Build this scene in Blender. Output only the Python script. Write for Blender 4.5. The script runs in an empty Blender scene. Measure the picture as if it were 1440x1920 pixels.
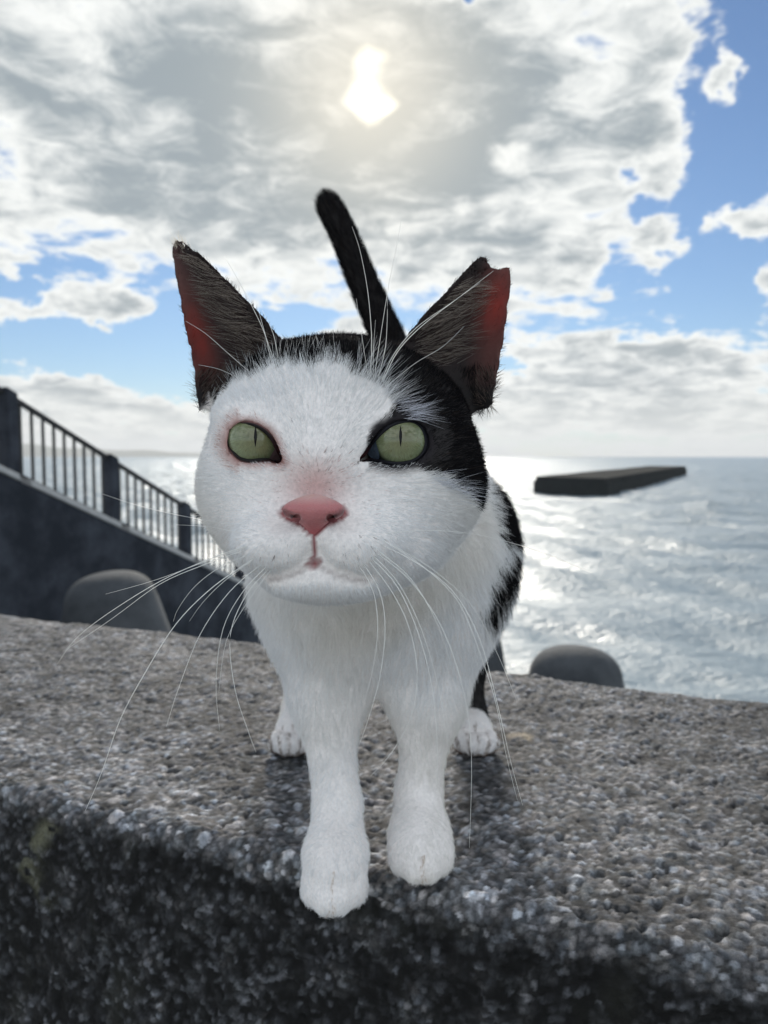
import bpy, math, random
import numpy as np
from mathutils import Vector, Matrix

random.seed(7)
RNG = np.random.default_rng(11)
R_ = math.radians
SC = bpy.context.scene
COL = SC.collection

# ---------------------------------------------------------------- camera
FPX, CU, CV = 1450.0, 720.0, 960.0          # focal length and centre in photo pixels (1440 x 1920)
PITCH = R_(4.1)
CAM = np.array([0.0, 0.0, 0.24])            # metres; wall top is z = 0
FW = np.array([0.0, math.cos(PITCH), -math.sin(PITCH)])
UP = np.array([0.0, math.sin(PITCH), math.cos(PITCH)])
RT = np.array([1.0, 0.0, 0.0])
cam_d = bpy.data.cameras.new('camera')
cam = bpy.data.objects.new('camera', cam_d)
COL.objects.link(cam)
cam.location = CAM
cam.rotation_euler = (R_(90) - PITCH, 0, 0)
cam_d.sensor_fit = 'VERTICAL'
cam_d.sensor_height = 36
cam_d.lens = 36 * FPX / 1920
cam_d.clip_start = 0.01
cam_d.clip_end = 60000
cam_d.dof.use_dof = True
cam_d.dof.focus_distance = 0.274
cam_d.dof.aperture_fstop = 17.0
SC.camera = cam

def px2ang(u, v):
    x = (u - CU) / FPX; y = -(v - CV) / FPX
    d = FW + x * RT + y * UP
    return math.degrees(math.atan2(d[0], d[1])), math.degrees(math.atan2(d[2], math.hypot(d[0], d[1])))

# ---------------------------------------------------------------- exposure
SC.view_settings.view_transform = 'Standard'
SC.view_settings.look = 'None'
SC.view_settings.exposure = 0.5
SC.view_settings.gamma = 1.0
SC.render.engine = 'CYCLES'
SC.cycles.use_denoising = True
SC.cycles.max_bounces = 12
SC.cycles.diffuse_bounces = 8
SC.cycles.transmission_bounces = 6
SC.cycles.sample_clamp_indirect = 6

# ---------------------------------------------------------------- node helpers
class NT:
    def __init__(s, tree):
        s.t = tree; s.n = tree.nodes; s.l = tree.links
    def new(s, kind, **kw):
        n = s.n.new(kind)
        for k, v in kw.items(): setattr(n, k, v)
        return n
    def put(s, sock, v):
        if v is None: return
        if hasattr(v, 'is_output') or hasattr(v, 'links'): s.l.new(v, sock)
        else: sock.default_value = v
    def m(s, op, a, b=None, c=None, clamp=False):
        n = s.new('ShaderNodeMath', operation=op); n.use_clamp = clamp
        for i, v in enumerate((a, b, c)): s.put(n.inputs[i], v)
        return n.outputs[0]
    def vm(s, op, a, b=None):
        n = s.new('ShaderNodeVectorMath', operation=op)
        s.put(n.inputs[0], a); s.put(n.inputs[1], b)
        return n.outputs['Value'] if op in ('DOT_PRODUCT', 'LENGTH') else n.outputs[0]
    def step(s, v, a, b, lo=0.0, hi=1.0):
        n = s.new('ShaderNodeMapRange', interpolation_type='SMOOTHSTEP')
        s.put(n.inputs[0], v); s.put(n.inputs[1], a); s.put(n.inputs[2], b); s.put(n.inputs[3], lo); s.put(n.inputs[4], hi)
        return n.outputs[0]
    def mix(s, f, a, b, blend='MIX'):
        n = s.new('ShaderNodeMix', data_type='RGBA', blend_type=blend)
        s.put(n.inputs[0], f); s.put(n.inputs[6], a); s.put(n.inputs[7], b)
        return n.outputs[2]
    def noise(s, vec, scale, detail=4, rough=0.5, dist=0.0, dims='3D'):
        n = s.new('ShaderNodeTexNoise', noise_dimensions=dims)
        s.put(n.inputs['Vector'], vec); n.inputs['Scale'].default_value = scale
        n.inputs['Detail'].default_value = detail; n.inputs['Roughness'].default_value = rough
        n.inputs['Distortion'].default_value = dist
        return n.outputs[0]
    def ramp(s, f, stops):
        n = s.new('ShaderNodeValToRGB'); e = n.color_ramp.elements
        while len(e) < len(stops): e.new(0.5)
        for el, (p, c) in zip(e, stops): el.position = p; el.color = (*c, 1)
        s.put(n.inputs[0], f)
        return n.outputs[0]

# ---------------------------------------------------------------- sky
SUN_AZ, SUN_EL = px2ang(690, 172)
w = bpy.data.worlds.new('World'); SC.world = w; w.use_nodes = True
T = NT(w.node_tree); T.n.clear()
sky = T.new('ShaderNodeTexSky', sky_type='NISHITA')
sky.sun_disc = False
sky.sun_elevation = R_(SUN_EL)
sky.sun_rotation = R_(SUN_AZ)
sky.air_density = 1.0; sky.dust_density = 0.1; sky.ozone_density = 3.0
tc = T.new('ShaderNodeTexCoord')
dirv = T.vm('NORMALIZE', tc.outputs['Generated'])
sx = T.new('ShaderNodeSeparateXYZ'); T.l.new(dirv, sx.inputs[0])
X, Y, Z = sx.outputs
az = T.m('MULTIPLY', T.m('ARCTAN2', X, Y), 180 / math.pi)
el = T.m('MULTIPLY', T.m('ARCSINE', Z), 180 / math.pi)
zz = T.m('ADD', T.m('MAXIMUM', Z, 0.0), 0.22)
cv = T.new('ShaderNodeCombineXYZ')
T.l.new(T.m('DIVIDE', X, zz), cv.inputs[0]); T.l.new(T.m('DIVIDE', Y, zz), cv.inputs[1]); T.l.new(T.m('MULTIPLY', Z, 2.2), cv.inputs[2])
cvec = cv.outputs[0]
n_big = T.noise(cvec, 1.5, 3, 0.5, 0.3)
n_mid = T.noise(T.vm('ADD', cvec, (3.1, 1.7, 0.4)), 3.6, 6, 0.56, 0.35)
n_fine = T.noise(T.vm('ADD', cvec, (7.3, 2.2, 1.4)), 8.0, 6, 0.62, 0.5)
dens = T.m('ADD', T.m('MULTIPLY', T.m('SUBTRACT', n_big, 0.5), 1.1), T.m('MULTIPLY', T.m('SUBTRACT', n_mid, 0.5), 1.5))
dens = T.m('ADD', dens, T.m('MULTIPLY', T.m('SUBTRACT', n_fine, 0.5), 1.0))
dens = T.m('ADD', dens, 0.22)
# where the cloud banks and the blue gaps of this sky stand (photo pixel, half size in pixels, amount)
BANKS = [(300, 180, 420, 260, .55), (720, 330, 300, 260, .40), (980, 190, 200, 200, .45), (1090, 430, 130, 130, .2),
         (1230, 690, 300, 55, .42), (1000, 760, 300, 50, .30), (1330, 790, 260, 40, .28), (130, 745, 190, 55, .45), (330, 790, 130, 35, .3),
         (210, 560, 80, 60, .4), (1365, 130, 36, 85, .95), (1405, 410, 55, 45, .8), (1435, 530, 40, 40, .4), (20, 470, 50, 30, .4), (50, 575, 90, 20, .42), (1235, 450, 35, 50, .45),
         (1370, 330, 85, 330, -.75), (1235, 190, 80, 200, .40), (1290, 560, 130, 70, -.6), (1420, 60, 110, 130, -.35), (1150, 540, 50, 70, -.35),
         (60, 520, 110, 40, -.6), (130, 640, 200, 55, -.75), (320, 590, 70, 80, -.65), (330, 700, 90, 60, -.5), (560, 590, 90, 30, -.55),
         (960, 300, 30, 22, -.45), (1172, 312, 36, 24, -.5), (1205, 385, 44, 22, -.5), (855, 5, 26, 22, -.6), (950, 690, 60, 14, -.4), (1330, 60, 60, 30, -.2)]
wn1 = T.noise(T.vm('ADD', dirv, (2.2, .3, 5.1)), 7.0, 4, .6); wn2 = T.noise(T.vm('ADD', dirv, (6.2, 3.3, 1.1)), 7.0, 4, .6)
wn3 = T.noise(T.vm('ADD', dirv, (1.2, 8.3, 2.1)), 26.0, 3, .6); wn4 = T.noise(T.vm('ADD', dirv, (4.2, 2.3, 7.1)), 26.0, 3, .6)
azw = T.m('ADD', T.m('ADD', az, T.m('MULTIPLY', T.m('SUBTRACT', wn1, 0.5), 7.0)), T.m('MULTIPLY', T.m('SUBTRACT', wn3, 0.5), 3.5))
elw = T.m('ADD', T.m('ADD', el, T.m('MULTIPLY', T.m('SUBTRACT', wn2, 0.5), 4.5)), T.m('MULTIPLY', T.m('SUBTRACT', wn4, 0.5), 3.0))
for (u, v, su, sv, a) in BANKS:
    a0, e0 = px2ang(u, v); a1, _ = px2ang(u + su, v); _, e1 = px2ang(u, v - sv)
    qa = T.m('DIVIDE', T.m('SUBTRACT', azw, a0), abs(a1 - a0)); qe = T.m('DIVIDE', T.m('SUBTRACT', elw, e0), abs(e1 - e0))
    q = T.m('ADD', T.m('MULTIPLY', qa, qa), T.m('MULTIPLY', qe, qe))
    dens = T.m('ADD', dens, T.m('MULTIPLY', T.m('POWER', math.e, T.m('MULTIPLY', q, -1.0)), a))
mask = T.step(dens, 0.02, 0.30)
thick = T.step(T.m('ADD', dens, T.m('MULTIPLY', T.m('SUBTRACT', n_fine, 0.5), 0.7)), 0.12, 0.95)
sd = (math.sin(R_(SUN_AZ)) * math.cos(R_(SUN_EL)), math.cos(R_(SUN_AZ)) * math.cos(R_(SUN_EL)), math.sin(R_(SUN_EL)))
cs = T.m('MAXIMUM', T.vm('DOT_PRODUCT', dirv, sd), 0.0)
ang = T.m('MULTIPLY', T.m('ARCCOSINE', T.m('MINIMUM', cs, 0.999999)), 180 / math.pi)
# clouds between us and the sun show their shaded side, unseen sunlit clouds opposite are brightened to light the cat
away = T.step(T.m('MULTIPLY', T.m('ARCCOSINE', T.vm('DOT_PRODUCT', dirv, sd)), 180 / math.pi), 40.0, 120.0)
c_thick = T.mix(away, (2.3, 2.7, 2.95, 1), (8.6, 9.5, 10.2, 1))
c_thin = T.mix(away, (7.3, 7.4, 7.2, 1), (9.8, 10.5, 11.0, 1))
ccol = T.mix(thick, c_thin, c_thick)
# the sun behind the cloud: a wide warm brightening and the veiled disc itself
glow = T.m('POWER', math.e, T.m('MULTIPLY', T.m('POWER', T.m('DIVIDE', ang, 6.5), 2.0), -1.0))
ccol = T.mix(T.m('MULTIPLY', glow, 0.5), ccol, (9.4, 8.5, 6.8, 1))
wob = T.m('ADD', ang, T.m('MULTIPLY', T.m('SUBTRACT', T.noise(T.vm('ADD', cvec, (1.3, 4.4, .2)), 7.0, 2, .5), 0.5), 7.0))
wob = T.m('ADD', wob, T.m('MULTIPLY', T.m('ABSOLUTE', T.m('SUBTRACT', az, SUN_AZ)), 0.7))
disc = T.step(wob, 2.6, -0.3)
ccol = T.mix(disc, ccol, (15, 13.8, 11, 1))
skycol = T.mix(1.0, sky.outputs[0], (.43, .55, .66, 1), 'MULTIPLY')
low = T.step(el, 6.0, 0.0)
ccol = T.mix(T.m('MULTIPLY', low, 0.5), ccol, (7.0, 7.0, 6.4, 1))
full = T.mix(mask, skycol, ccol)
bg = T.new('ShaderNodeBackground'); bg.inputs['Strength'].default_value = 0.1
T.l.new(full, bg.inputs['Color'])
wo = T.new('ShaderNodeOutputWorld'); T.l.new(bg.outputs[0], wo.inputs['Surface'])

# ---------------------------------------------------------------- sun
sl = bpy.data.lights.new('sun', 'SUN'); sl.energy = 2.8; sl.angle = R_(10); sl.color = (1, .93, .82)
so = bpy.data.objects.new('sun', sl); COL.objects.link(so)
so.rotation_euler = Vector(sd).to_track_quat('Z', 'Y').to_euler()
so.location = (0, 0, 20)

# ---------------------------------------------------------------- helpers
def tag(o, label=None, cat=None, group=None, kind=None):
    if label: o['label'] = label
    if cat: o['category'] = cat
    if group: o['group'] = group
    if kind: o['kind'] = kind
    return o

def empty(name, loc=(0, 0, 0)):
    o = bpy.data.objects.new(name, None); COL.objects.link(o); o.location = loc
    o.empty_display_size = .05
    return o

def mesh_np(name, verts, faces, mat=None, parent=None, smooth=True, colors=None, extra=None):
    """faces: (n,3) or (n,4) int array or list of lists"""
    me = bpy.data.meshes.new(name)
    if isinstance(faces, np.ndarray):
        k = faces.shape[1]
        me.vertices.add(len(verts)); me.vertices.foreach_set('co', np.asarray(verts, np.float32).ravel())
        me.loops.add(faces.size); me.loops.foreach_set('vertex_index', faces.astype(np.int32).ravel())
        me.polygons.add(len(faces)); me.polygons.foreach_set('loop_start', np.arange(0, faces.size, k, dtype=np.int32))
        me.update(calc_edges=True)
    else:
        me.from_pydata([tuple(v) for v in verts], [], faces); me.update()
    me.validate()
    if smooth: me.polygons.foreach_set('use_smooth', np.ones(len(me.polygons), bool))
    if colors is not None:
        a = me.attributes.new('tone', 'FLOAT_COLOR', 'POINT')
        c = np.ones((len(verts), 4), np.float32); c[:, :3] = colors
        a.data.foreach_set('color', c.ravel())
    for nm, val in (extra or {}).items():
        a = me.attributes.new(nm, 'FLOAT', 'POINT'); a.data.foreach_set('value', np.asarray(val, np.float32))
    if mat: me.materials.append(mat)
    o = bpy.data.objects.new(name, me); COL.objects.link(o)
    if parent is not None: o.parent = parent
    return o

def material(name):
    m = bpy.data.materials.new(name); m.use_nodes = True
    t = NT(m.node_tree); t.n.clear()
    out = t.new('ShaderNodeOutputMaterial')
    return m, t, out

def principled(t, out, color, rough=0.6, spec=0.4, **kw):
    p = t.new('ShaderNodeBsdfPrincipled')
    t.put(p.inputs['Base Color'], color); t.put(p.inputs['Roughness'], rough); t.put(p.inputs['Specular IOR Level'], spec)
    for k, v in kw.items(): t.put(p.inputs[k.replace('_', ' ')], v)
    t.l.new(p.outputs[0], out.inputs['Surface'])
    return p

def bump(t, p, h, strength, dist):
    b = t.new('ShaderNodeBump'); b.inputs['Strength'].default_value = strength; b.inputs['Distance'].default_value = dist
    t.l.new(h, b.inputs['Height']); t.l.new(b.outputs[0], p.inputs['Normal'])

def hash2(i, j, s=0):
    h = (i.astype(np.int64) * 374761393 + j.astype(np.int64) * 668265263 + s * 2147483647 + 1013904223) & 0xffffffff
    h = ((h ^ (h >> 13)) * 1274126177) & 0xffffffff
    h = ((h ^ (h >> 16)) * 2246822519) & 0xffffffff
    return ((h ^ (h >> 15)) & 0xffffff) / float(0xffffff)

def vnoise2(x, y, s=0):
    i = np.floor(x); j = np.floor(y); fx = x - i; fy = y - j
    fx = fx * fx * (3 - 2 * fx); fy = fy * fy * (3 - 2 * fy)
    a = hash2(i, j, s); b = hash2(i + 1, j, s); c = hash2(i, j + 1, s); d = hash2(i + 1, j + 1, s)
    return (a * (1 - fx) + b * fx) * (1 - fy) + (c * (1 - fx) + d * fx) * fy

def fbm2(x, y, octs=4, s=0):
    r = 0; a = .5
    for o in range(octs):
        r = r + a * vnoise2(x * 2 ** o + 17.3 * o, y * 2 ** o - 9.1 * o, s + o); a *= .5
    return r

def stones2(x, y, s=0):
    """nearest jittered cell point: returns distance (cells) and a random number per stone"""
    i0 = np.floor(x); j0 = np.floor(y)
    best = np.full(x.shape, 9.0); rid = np.zeros(x.shape)
    for di in (-1, 0, 1):
        for dj in (-1, 0, 1):
            i = i0 + di; j = j0 + dj
            px = i + hash2(i, j, s); py = j + hash2(i, j, s + 5)
            d = np.hypot(x - px, y - py); r = hash2(i, j, s + 9)
            k = d < best; best = np.where(k, d, best); rid = np.where(k, r, rid)
    return best, rid

def sines3(p, freq, seed, n=5):
    """smooth noise about -1..1 on points (N,3)"""
    g = np.random.default_rng(seed); r = np.zeros(len(p))
    for _ in range(n):
        k = g.normal(size=3); k /= np.linalg.norm(k)
        r += np.sin(p @ (k * freq * g.uniform(.6, 1.5)) + g.uniform(0, 6.28))
    return r / math.sqrt(n)

def px(u, v, d):
    """photo pixel + depth along the camera axis -> world"""
    return CAM + d * (FW + (u - CU) / FPX * RT - (v - CV) / FPX * UP)

# ---------------------------------------------------------------- sea wall
WD = np.array([.915, -.402]); WN = np.array([.402, .915])      # along / across the wall in plan
N0, WIDTH = .388, .455                                         # front edge, width
m_conc, t, out = material('weathered_aggregate_concrete')
at = t.new('ShaderNodeAttribute', attribute_name='tone')
tcn = t.new('ShaderNodeTexCoord')
f1 = t.noise(tcn.outputs['Object'], 420, 4, .65); f2 = t.noise(tcn.outputs['Object'], 60, 5, .6)
c = t.mix(1.0, at.outputs['Color'], t.ramp(f1, [(.25, (.45, .45, .45)), (.75, (1.5, 1.5, 1.5))]), 'MULTIPLY')
c = t.mix(1.0, c, t.ramp(f2, [(.3, (.72, .73, .70)), (.7, (1.2, 1.18, 1.2))]), 'MULTIPLY')
p = principled(t, out, c, .82, .3)
bump(t, p, f1, .6, .0012)

m_plain, t, out = material('plain_concrete')
tcn = t.new('ShaderNodeTexCoord')
f1 = t.noise(tcn.outputs['Object'], 3, 6, .65); f2 = t.noise(tcn.outputs['Object'], 45, 4, .6)
c = t.mix(f1, (.10, .105, .11, 1), (.24, .24, .235, 1)); c = t.mix(t.m('MULTIPLY', f2, .5), c, (.12, .12, .12, 1))
p = principled(t, out, c, .85, .3); bump(t, p, f2, .5, .01)

def build_wall():
    fine = .0015
    s_mid = np.arange(-.86, .60, fine)
    s_l = -.86 - np.geomspace(.004, 7.2, 60)[::-1]; s_r = .60 + np.geomspace(.004, 7.2, 60)
    S = np.concatenate([s_l, s_mid, s_r])
    # profile: front face up, rounded arris, top, rounded far arris, back face down
    rad = .013
    prof = [(0.0, z) for z in np.arange(-.95, -.262, .0065)] + [(0.0, z) for z in np.arange(-.26, -rad, fine * 1.2)]
    for a in np.linspace(0, math.pi / 2, 24)[1:]: prof.append((rad - rad * math.cos(a), -rad + rad * math.sin(a)))
    y = rad
    while y < WIDTH - .02:
        y += fine * (1 + .9 * (y / WIDTH)); prof.append((y, 0.0))
    for a in np.linspace(0, math.pi / 2, 10)[1:]: prof.append((y + .02 * math.sin(a), -.02 + .02 * math.cos(a)))
    yb = prof[-1][0]
    prof += [(yb, z) for z in (-.03, -.05, -.08, -.15, -.4, -1, -2, -4.2)]
    P = np.array(prof); L = np.concatenate([[0], np.cumsum(np.hypot(*np.diff(P, axis=0).T))])
    tan = np.gradient(P, axis=0); tan /= np.linalg.norm(tan, axis=1, keepdims=True) + 1e-9
    nor = np.stack([-tan[:, 1], tan[:, 0]], 1)
    s, l = np.meshgrid(S, L, indexing='ij')
    A = np.broadcast_to(P[:, 0], s.shape).copy(); B = np.broadcast_to(P[:, 1], s.shape).copy()
    na = np.broadcast_to(nor[:, 0], s.shape); nb = np.broadcast_to(nor[:, 1], s.shape)
    und = (fbm2(s * 9, l * 9, 3, 1) - .45) * .012 + (fbm2(s * 38, l * 38, 2, 6) - .37) * .007
    wx = s + .004 * (vnoise2(s * 120, l * 120, 40) - .5); wl = l + .004 * (vnoise2(s * 120, l * 120, 41) - .5)
    d1, r1 = stones2(wx / .0040, wl / .0040, 3); d2, r2 = stones2(wx / .0092 + 40, wl / .0092, 13)
    b1 = np.clip(1 - (d1 / .62) ** 2, 0, 1) * (.4 + .8 * r1) * .0013
    b2 = np.where(r2 > .78, np.clip(1 - (d2 / .50) ** 2, 0, 1), 0) * .0019
    pit = np.clip(fbm2(s * 160, l * 160, 3, 21) - .52, 0, 1) * -.010
    far = np.clip((np.abs(s + .13) - .70) / .2, 0, 1)
    h = und + (np.maximum(b1, b2) + pit) * (1 - far)
    h *= np.clip((L[-9] - l) / .03 , 0.15, 1)
    A += na * h; B += nb * h
    # the arris is worn back unevenly
    wear = (vnoise2(s * 6, 0 * s + 3.3, 77) - .45) * .012 + (vnoise2(s * 22, 0 * s + 1.3, 78) - .5) * .006
    near_edge = np.exp(-(l - (L[np.argmax(P[:, 0] > 0)] + .015)) ** 2 / .03 ** 2)
    A += near_edge * wear * .6; B -= near_edge * np.abs(wear) * .5
    XY = s[..., None] * WD + (N0 + A)[..., None] * WN
    V = np.concatenate([XY, B[..., None]], -1).reshape(-1, 3)
    ns, nl = s.shape
    idx = np.arange(ns * nl).reshape(ns, nl)
    F = np.stack([idx[:-1, :-1], idx[1:, :-1], idx[1:, 1:], idx[:-1, 1:]], -1).reshape(-1, 4)
    # tone: grey matrix, lighter stones, a few pale or rusty grains, black algae on the front face
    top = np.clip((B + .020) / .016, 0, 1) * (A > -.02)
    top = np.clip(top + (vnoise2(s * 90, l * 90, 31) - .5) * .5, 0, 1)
    base = .118 + .094 * (fbm2(s * 26, l * 26, 3, 51) - .45) * 2
    st = (.38 + 1.6 * r1 ** 1.7) * (.55 + .75 * np.clip(1 - (d1 / .62) ** 2, 0, 1))
    g = base * st
    pale = (r2 > .78) & (d2 < .42)
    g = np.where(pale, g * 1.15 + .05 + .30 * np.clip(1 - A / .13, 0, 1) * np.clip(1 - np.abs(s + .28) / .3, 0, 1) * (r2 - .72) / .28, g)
    frontw = np.clip(1 - A / .16, 0, 1)
    bright = (r1 > .90) & (d1 < .5)
    g = np.where(bright, g + .05 + .16 * frontw * hash2(np.floor(r1 * 1e5), np.floor(r1 * 3e4), 5), g)
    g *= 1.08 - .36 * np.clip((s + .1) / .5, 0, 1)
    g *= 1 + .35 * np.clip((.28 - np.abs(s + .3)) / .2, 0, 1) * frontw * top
    hue = hash2(np.floor(r1 * 7e4), np.floor(r2 * 0), 8)
    colr = np.stack([g * (.955 + .14 * (hue - .4)), g * (.985 + 0 * hue), g * (1.04 - .14 * (hue - .55))], -1)
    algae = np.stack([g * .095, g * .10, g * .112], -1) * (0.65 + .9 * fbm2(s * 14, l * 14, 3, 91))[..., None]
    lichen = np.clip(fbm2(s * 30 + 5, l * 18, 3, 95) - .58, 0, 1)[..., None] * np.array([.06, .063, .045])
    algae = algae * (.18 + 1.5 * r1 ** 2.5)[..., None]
    streak = np.exp(-((s + .44 + .01 * np.sin(B * 90)) / .008) ** 2) * np.clip((-.012 - B) / .01, 0, 1) * np.clip((B + .085) / .03, 0, 1) * (vnoise2(s * 140, l * 140, 61) > .35)
    lichen = lichen + streak[..., None] * np.array([.10, .10, .065])
    gx = s * WD[0] + (N0 + A) * WN[0]; gy = s * WD[1] + (N0 + A) * WN[1]
    stain = np.clip(1.4 - np.hypot((gx - .120) / .017, (gy - .655) / .014) - 1.1 * vnoise2(s * 130, l * 130, 66), 0, 1) * (B > -.01)
    colr = colr * (1 - stain[..., None]) + np.array([.40, .34, .26]) * stain[..., None]
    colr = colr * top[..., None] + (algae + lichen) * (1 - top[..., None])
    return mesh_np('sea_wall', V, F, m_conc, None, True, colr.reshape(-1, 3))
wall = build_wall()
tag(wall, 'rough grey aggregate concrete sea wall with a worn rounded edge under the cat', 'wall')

# promenade paving on the land side, seabed apron, sea
m_pave, t, out = material('pale_paving')
tcn = t.new('ShaderNodeTexCoord'); f1 = t.noise(tcn.outputs['Object'], 90, 4, .7)
p = principled(t, out, t.mix(f1, (.36, .36, .35, 1), (.50, .50, .48, 1)), .9, .3); bump(t, p, f1, .4, .004)
def quad_strip(n0, n1, s0, s1, z):
    pts = [(s0, n0), (s1, n0), (s1, n1), (s0, n1)]
    return [tuple(a * WD + b * WN) + (z,) for a, b in pts]
tag(mesh_np('promenade', quad_strip(-60, N0 + .05, -400, 400, -.93), [[0, 1, 2, 3]], m_pave, None, False), kind='structure')

m_sea, t, out = material('sea_water')
tcn = t.new('ShaderNodeTexCoord')
mp = t.new('ShaderNodeMapping'); mp.inputs['Scale'].default_value = (1, 1.9, 1); t.l.new(tcn.outputs['Object'], mp.inputs[0])
f1 = t.noise(mp.outputs[0], 1.1, 5, .62); f2 = t.noise(mp.outputs[0], 5.0, 4, .6)
hgt = t.m('ADD', f1, t.m('MULTIPLY', f2, .30))
p = principled(t, out, (.24, .30, .34, 1), .36, .5, IOR=1.33); bump(t, p, hgt, .8, .40)  # silvery sky reflection put into the pale base colour
SEA = CAM[2] - 4.0
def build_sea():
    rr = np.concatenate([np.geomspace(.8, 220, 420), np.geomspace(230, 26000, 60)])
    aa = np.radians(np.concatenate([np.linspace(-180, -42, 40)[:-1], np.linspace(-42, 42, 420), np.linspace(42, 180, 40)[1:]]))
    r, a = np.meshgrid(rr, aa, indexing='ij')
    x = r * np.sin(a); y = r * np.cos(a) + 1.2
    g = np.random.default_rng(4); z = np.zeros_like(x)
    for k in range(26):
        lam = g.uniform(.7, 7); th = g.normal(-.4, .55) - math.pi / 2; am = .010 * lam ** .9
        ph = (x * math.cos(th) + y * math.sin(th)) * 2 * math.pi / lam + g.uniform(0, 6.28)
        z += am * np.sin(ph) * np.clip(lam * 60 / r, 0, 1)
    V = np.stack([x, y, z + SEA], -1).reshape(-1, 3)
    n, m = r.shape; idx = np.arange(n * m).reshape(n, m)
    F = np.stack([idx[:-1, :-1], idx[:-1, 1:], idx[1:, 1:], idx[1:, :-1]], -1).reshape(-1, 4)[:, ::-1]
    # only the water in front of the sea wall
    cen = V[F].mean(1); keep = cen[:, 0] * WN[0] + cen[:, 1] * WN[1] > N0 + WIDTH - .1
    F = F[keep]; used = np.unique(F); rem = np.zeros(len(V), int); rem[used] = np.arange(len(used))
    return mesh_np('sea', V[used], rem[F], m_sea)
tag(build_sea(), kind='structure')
n0 = N0 + WIDTH
vs = quad_strip(n0 - .02, n0 + 9, -60, 60, 0)
vs = [(x, y, z) for (x, y, _), z in zip(vs, (-2.5, -2.5, -5.0, -5.0))]
tag(mesh_np('foreshore', vs, [[0, 1, 2, 3]], m_plain, None, False), kind='structure')

# far hills over the water
def build_hills():
    a = np.radians(np.linspace(-75, -9.5, 160)); n = len(a)
    base = 12000.; V = []; hh = []
    for i, t_ in enumerate(a):
        k = i / (n - 1)
        e = 330 * (1 - k ** 2.2) ** .8 * (.75 + .5 * float(fbm2(np.array([i * .09]), np.array([.3]), 4, 3)[0]))
        hh.append(e)
    rows = [(0, 0), (.12, .45), (.25, .8), (.4, 1), (.7, .6), (1, 0)]
    for i, t_ in enumerate(a):
        for q, f in rows:
            r = base + 3500 * q
            V.append((r * math.sin(t_), r * math.cos(t_), SEA - 2 + hh[i] * f * (1 + .12 * math.sin(i * .7 + q * 9))))
    k = len(rows); F = [[i * k + j, (i + 1) * k + j, (i + 1) * k + j + 1, i * k + j + 1] for i in range(n - 1) for j in range(k - 1)]
    m, t, out = material('wooded_hill')
    tcn = t.new('ShaderNodeTexCoord'); f = t.noise(tcn.outputs['Object'], .004, 5, .6)
    principled(t, out, t.mix(f, (.05, .075, .05, 1), (.10, .11, .08, 1)), .9, .2)
    return mesh_np('hills', V, F, m)
tag(build_hills(), kind='structure')

# ---------------------------------------------------------------- breakwater
def bm_box(corners, z0, z1):
    """four plan corners -> closed prism"""
    V = [(x, y, z0) for x, y in corners] + [(x, y, z1) for x, y in corners]
    F = [[3, 2, 1, 0], [4, 5, 6, 7]] + [[i, (i + 1) % 4, (i + 1) % 4 + 4, i + 4] for i in range(4)]
    return V, F
m_bw, t, out = material('wet_dark_concrete')
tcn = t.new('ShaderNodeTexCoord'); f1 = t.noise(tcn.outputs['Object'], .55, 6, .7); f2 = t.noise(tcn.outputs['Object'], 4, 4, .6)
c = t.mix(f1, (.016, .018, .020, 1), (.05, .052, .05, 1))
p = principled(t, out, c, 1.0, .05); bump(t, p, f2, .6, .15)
bw = empty('breakwater', (21.8, 75.3, SEA))
A_, B_, C_ = np.array([16.0, 82.8]), np.array([21.8, 75.3]), np.array([64.9, 166.0])
def bw_part(name, f0, f1, g0, g1, z0, z1):
    o = B_; e1 = C_ - B_; e2 = A_ - B_
    cs = [o + e1 * f0 + e2 * g0, o + e1 * f1 + e2 * g0, o + e1 * f1 + e2 * g1, o + e1 * f0 + e2 * g1]
    cs = [(x - 21.8, y - 75.3) for x, y in cs]
    V, F = bm_box(cs, z0, z1)
    return mesh_np(name, V, F, m_bw, bw, False)
nb = 9
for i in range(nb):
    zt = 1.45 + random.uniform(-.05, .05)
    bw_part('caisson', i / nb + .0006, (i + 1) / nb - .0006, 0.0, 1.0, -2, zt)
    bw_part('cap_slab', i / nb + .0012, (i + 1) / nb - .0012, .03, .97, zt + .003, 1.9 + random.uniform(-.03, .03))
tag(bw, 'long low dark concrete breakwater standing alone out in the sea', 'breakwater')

# ---------------------------------------------------------------- stair railing with parapet
m_dark, t, out = material('dark_stained_concrete')
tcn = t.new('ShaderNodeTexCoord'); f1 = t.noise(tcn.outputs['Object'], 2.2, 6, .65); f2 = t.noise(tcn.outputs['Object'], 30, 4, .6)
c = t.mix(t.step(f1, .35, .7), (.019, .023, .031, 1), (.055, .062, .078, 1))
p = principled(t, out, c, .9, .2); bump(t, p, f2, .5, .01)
m_iron, t, out = material('dark_painted_iron')
tcn = t.new('ShaderNodeTexCoord'); f1 = t.noise(tcn.outputs['Object'], 14, 4, .6)
principled(t, out, t.mix(f1, (.018, .019, .022, 1), (.04, .04, .042, 1)), .55, .4)
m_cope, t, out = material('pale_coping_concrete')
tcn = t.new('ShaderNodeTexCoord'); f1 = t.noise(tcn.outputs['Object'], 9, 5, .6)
principled(t, out, t.mix(f1, (.34, .345, .35, 1), (.52, .52, .51, 1)), .85, .3)

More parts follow.
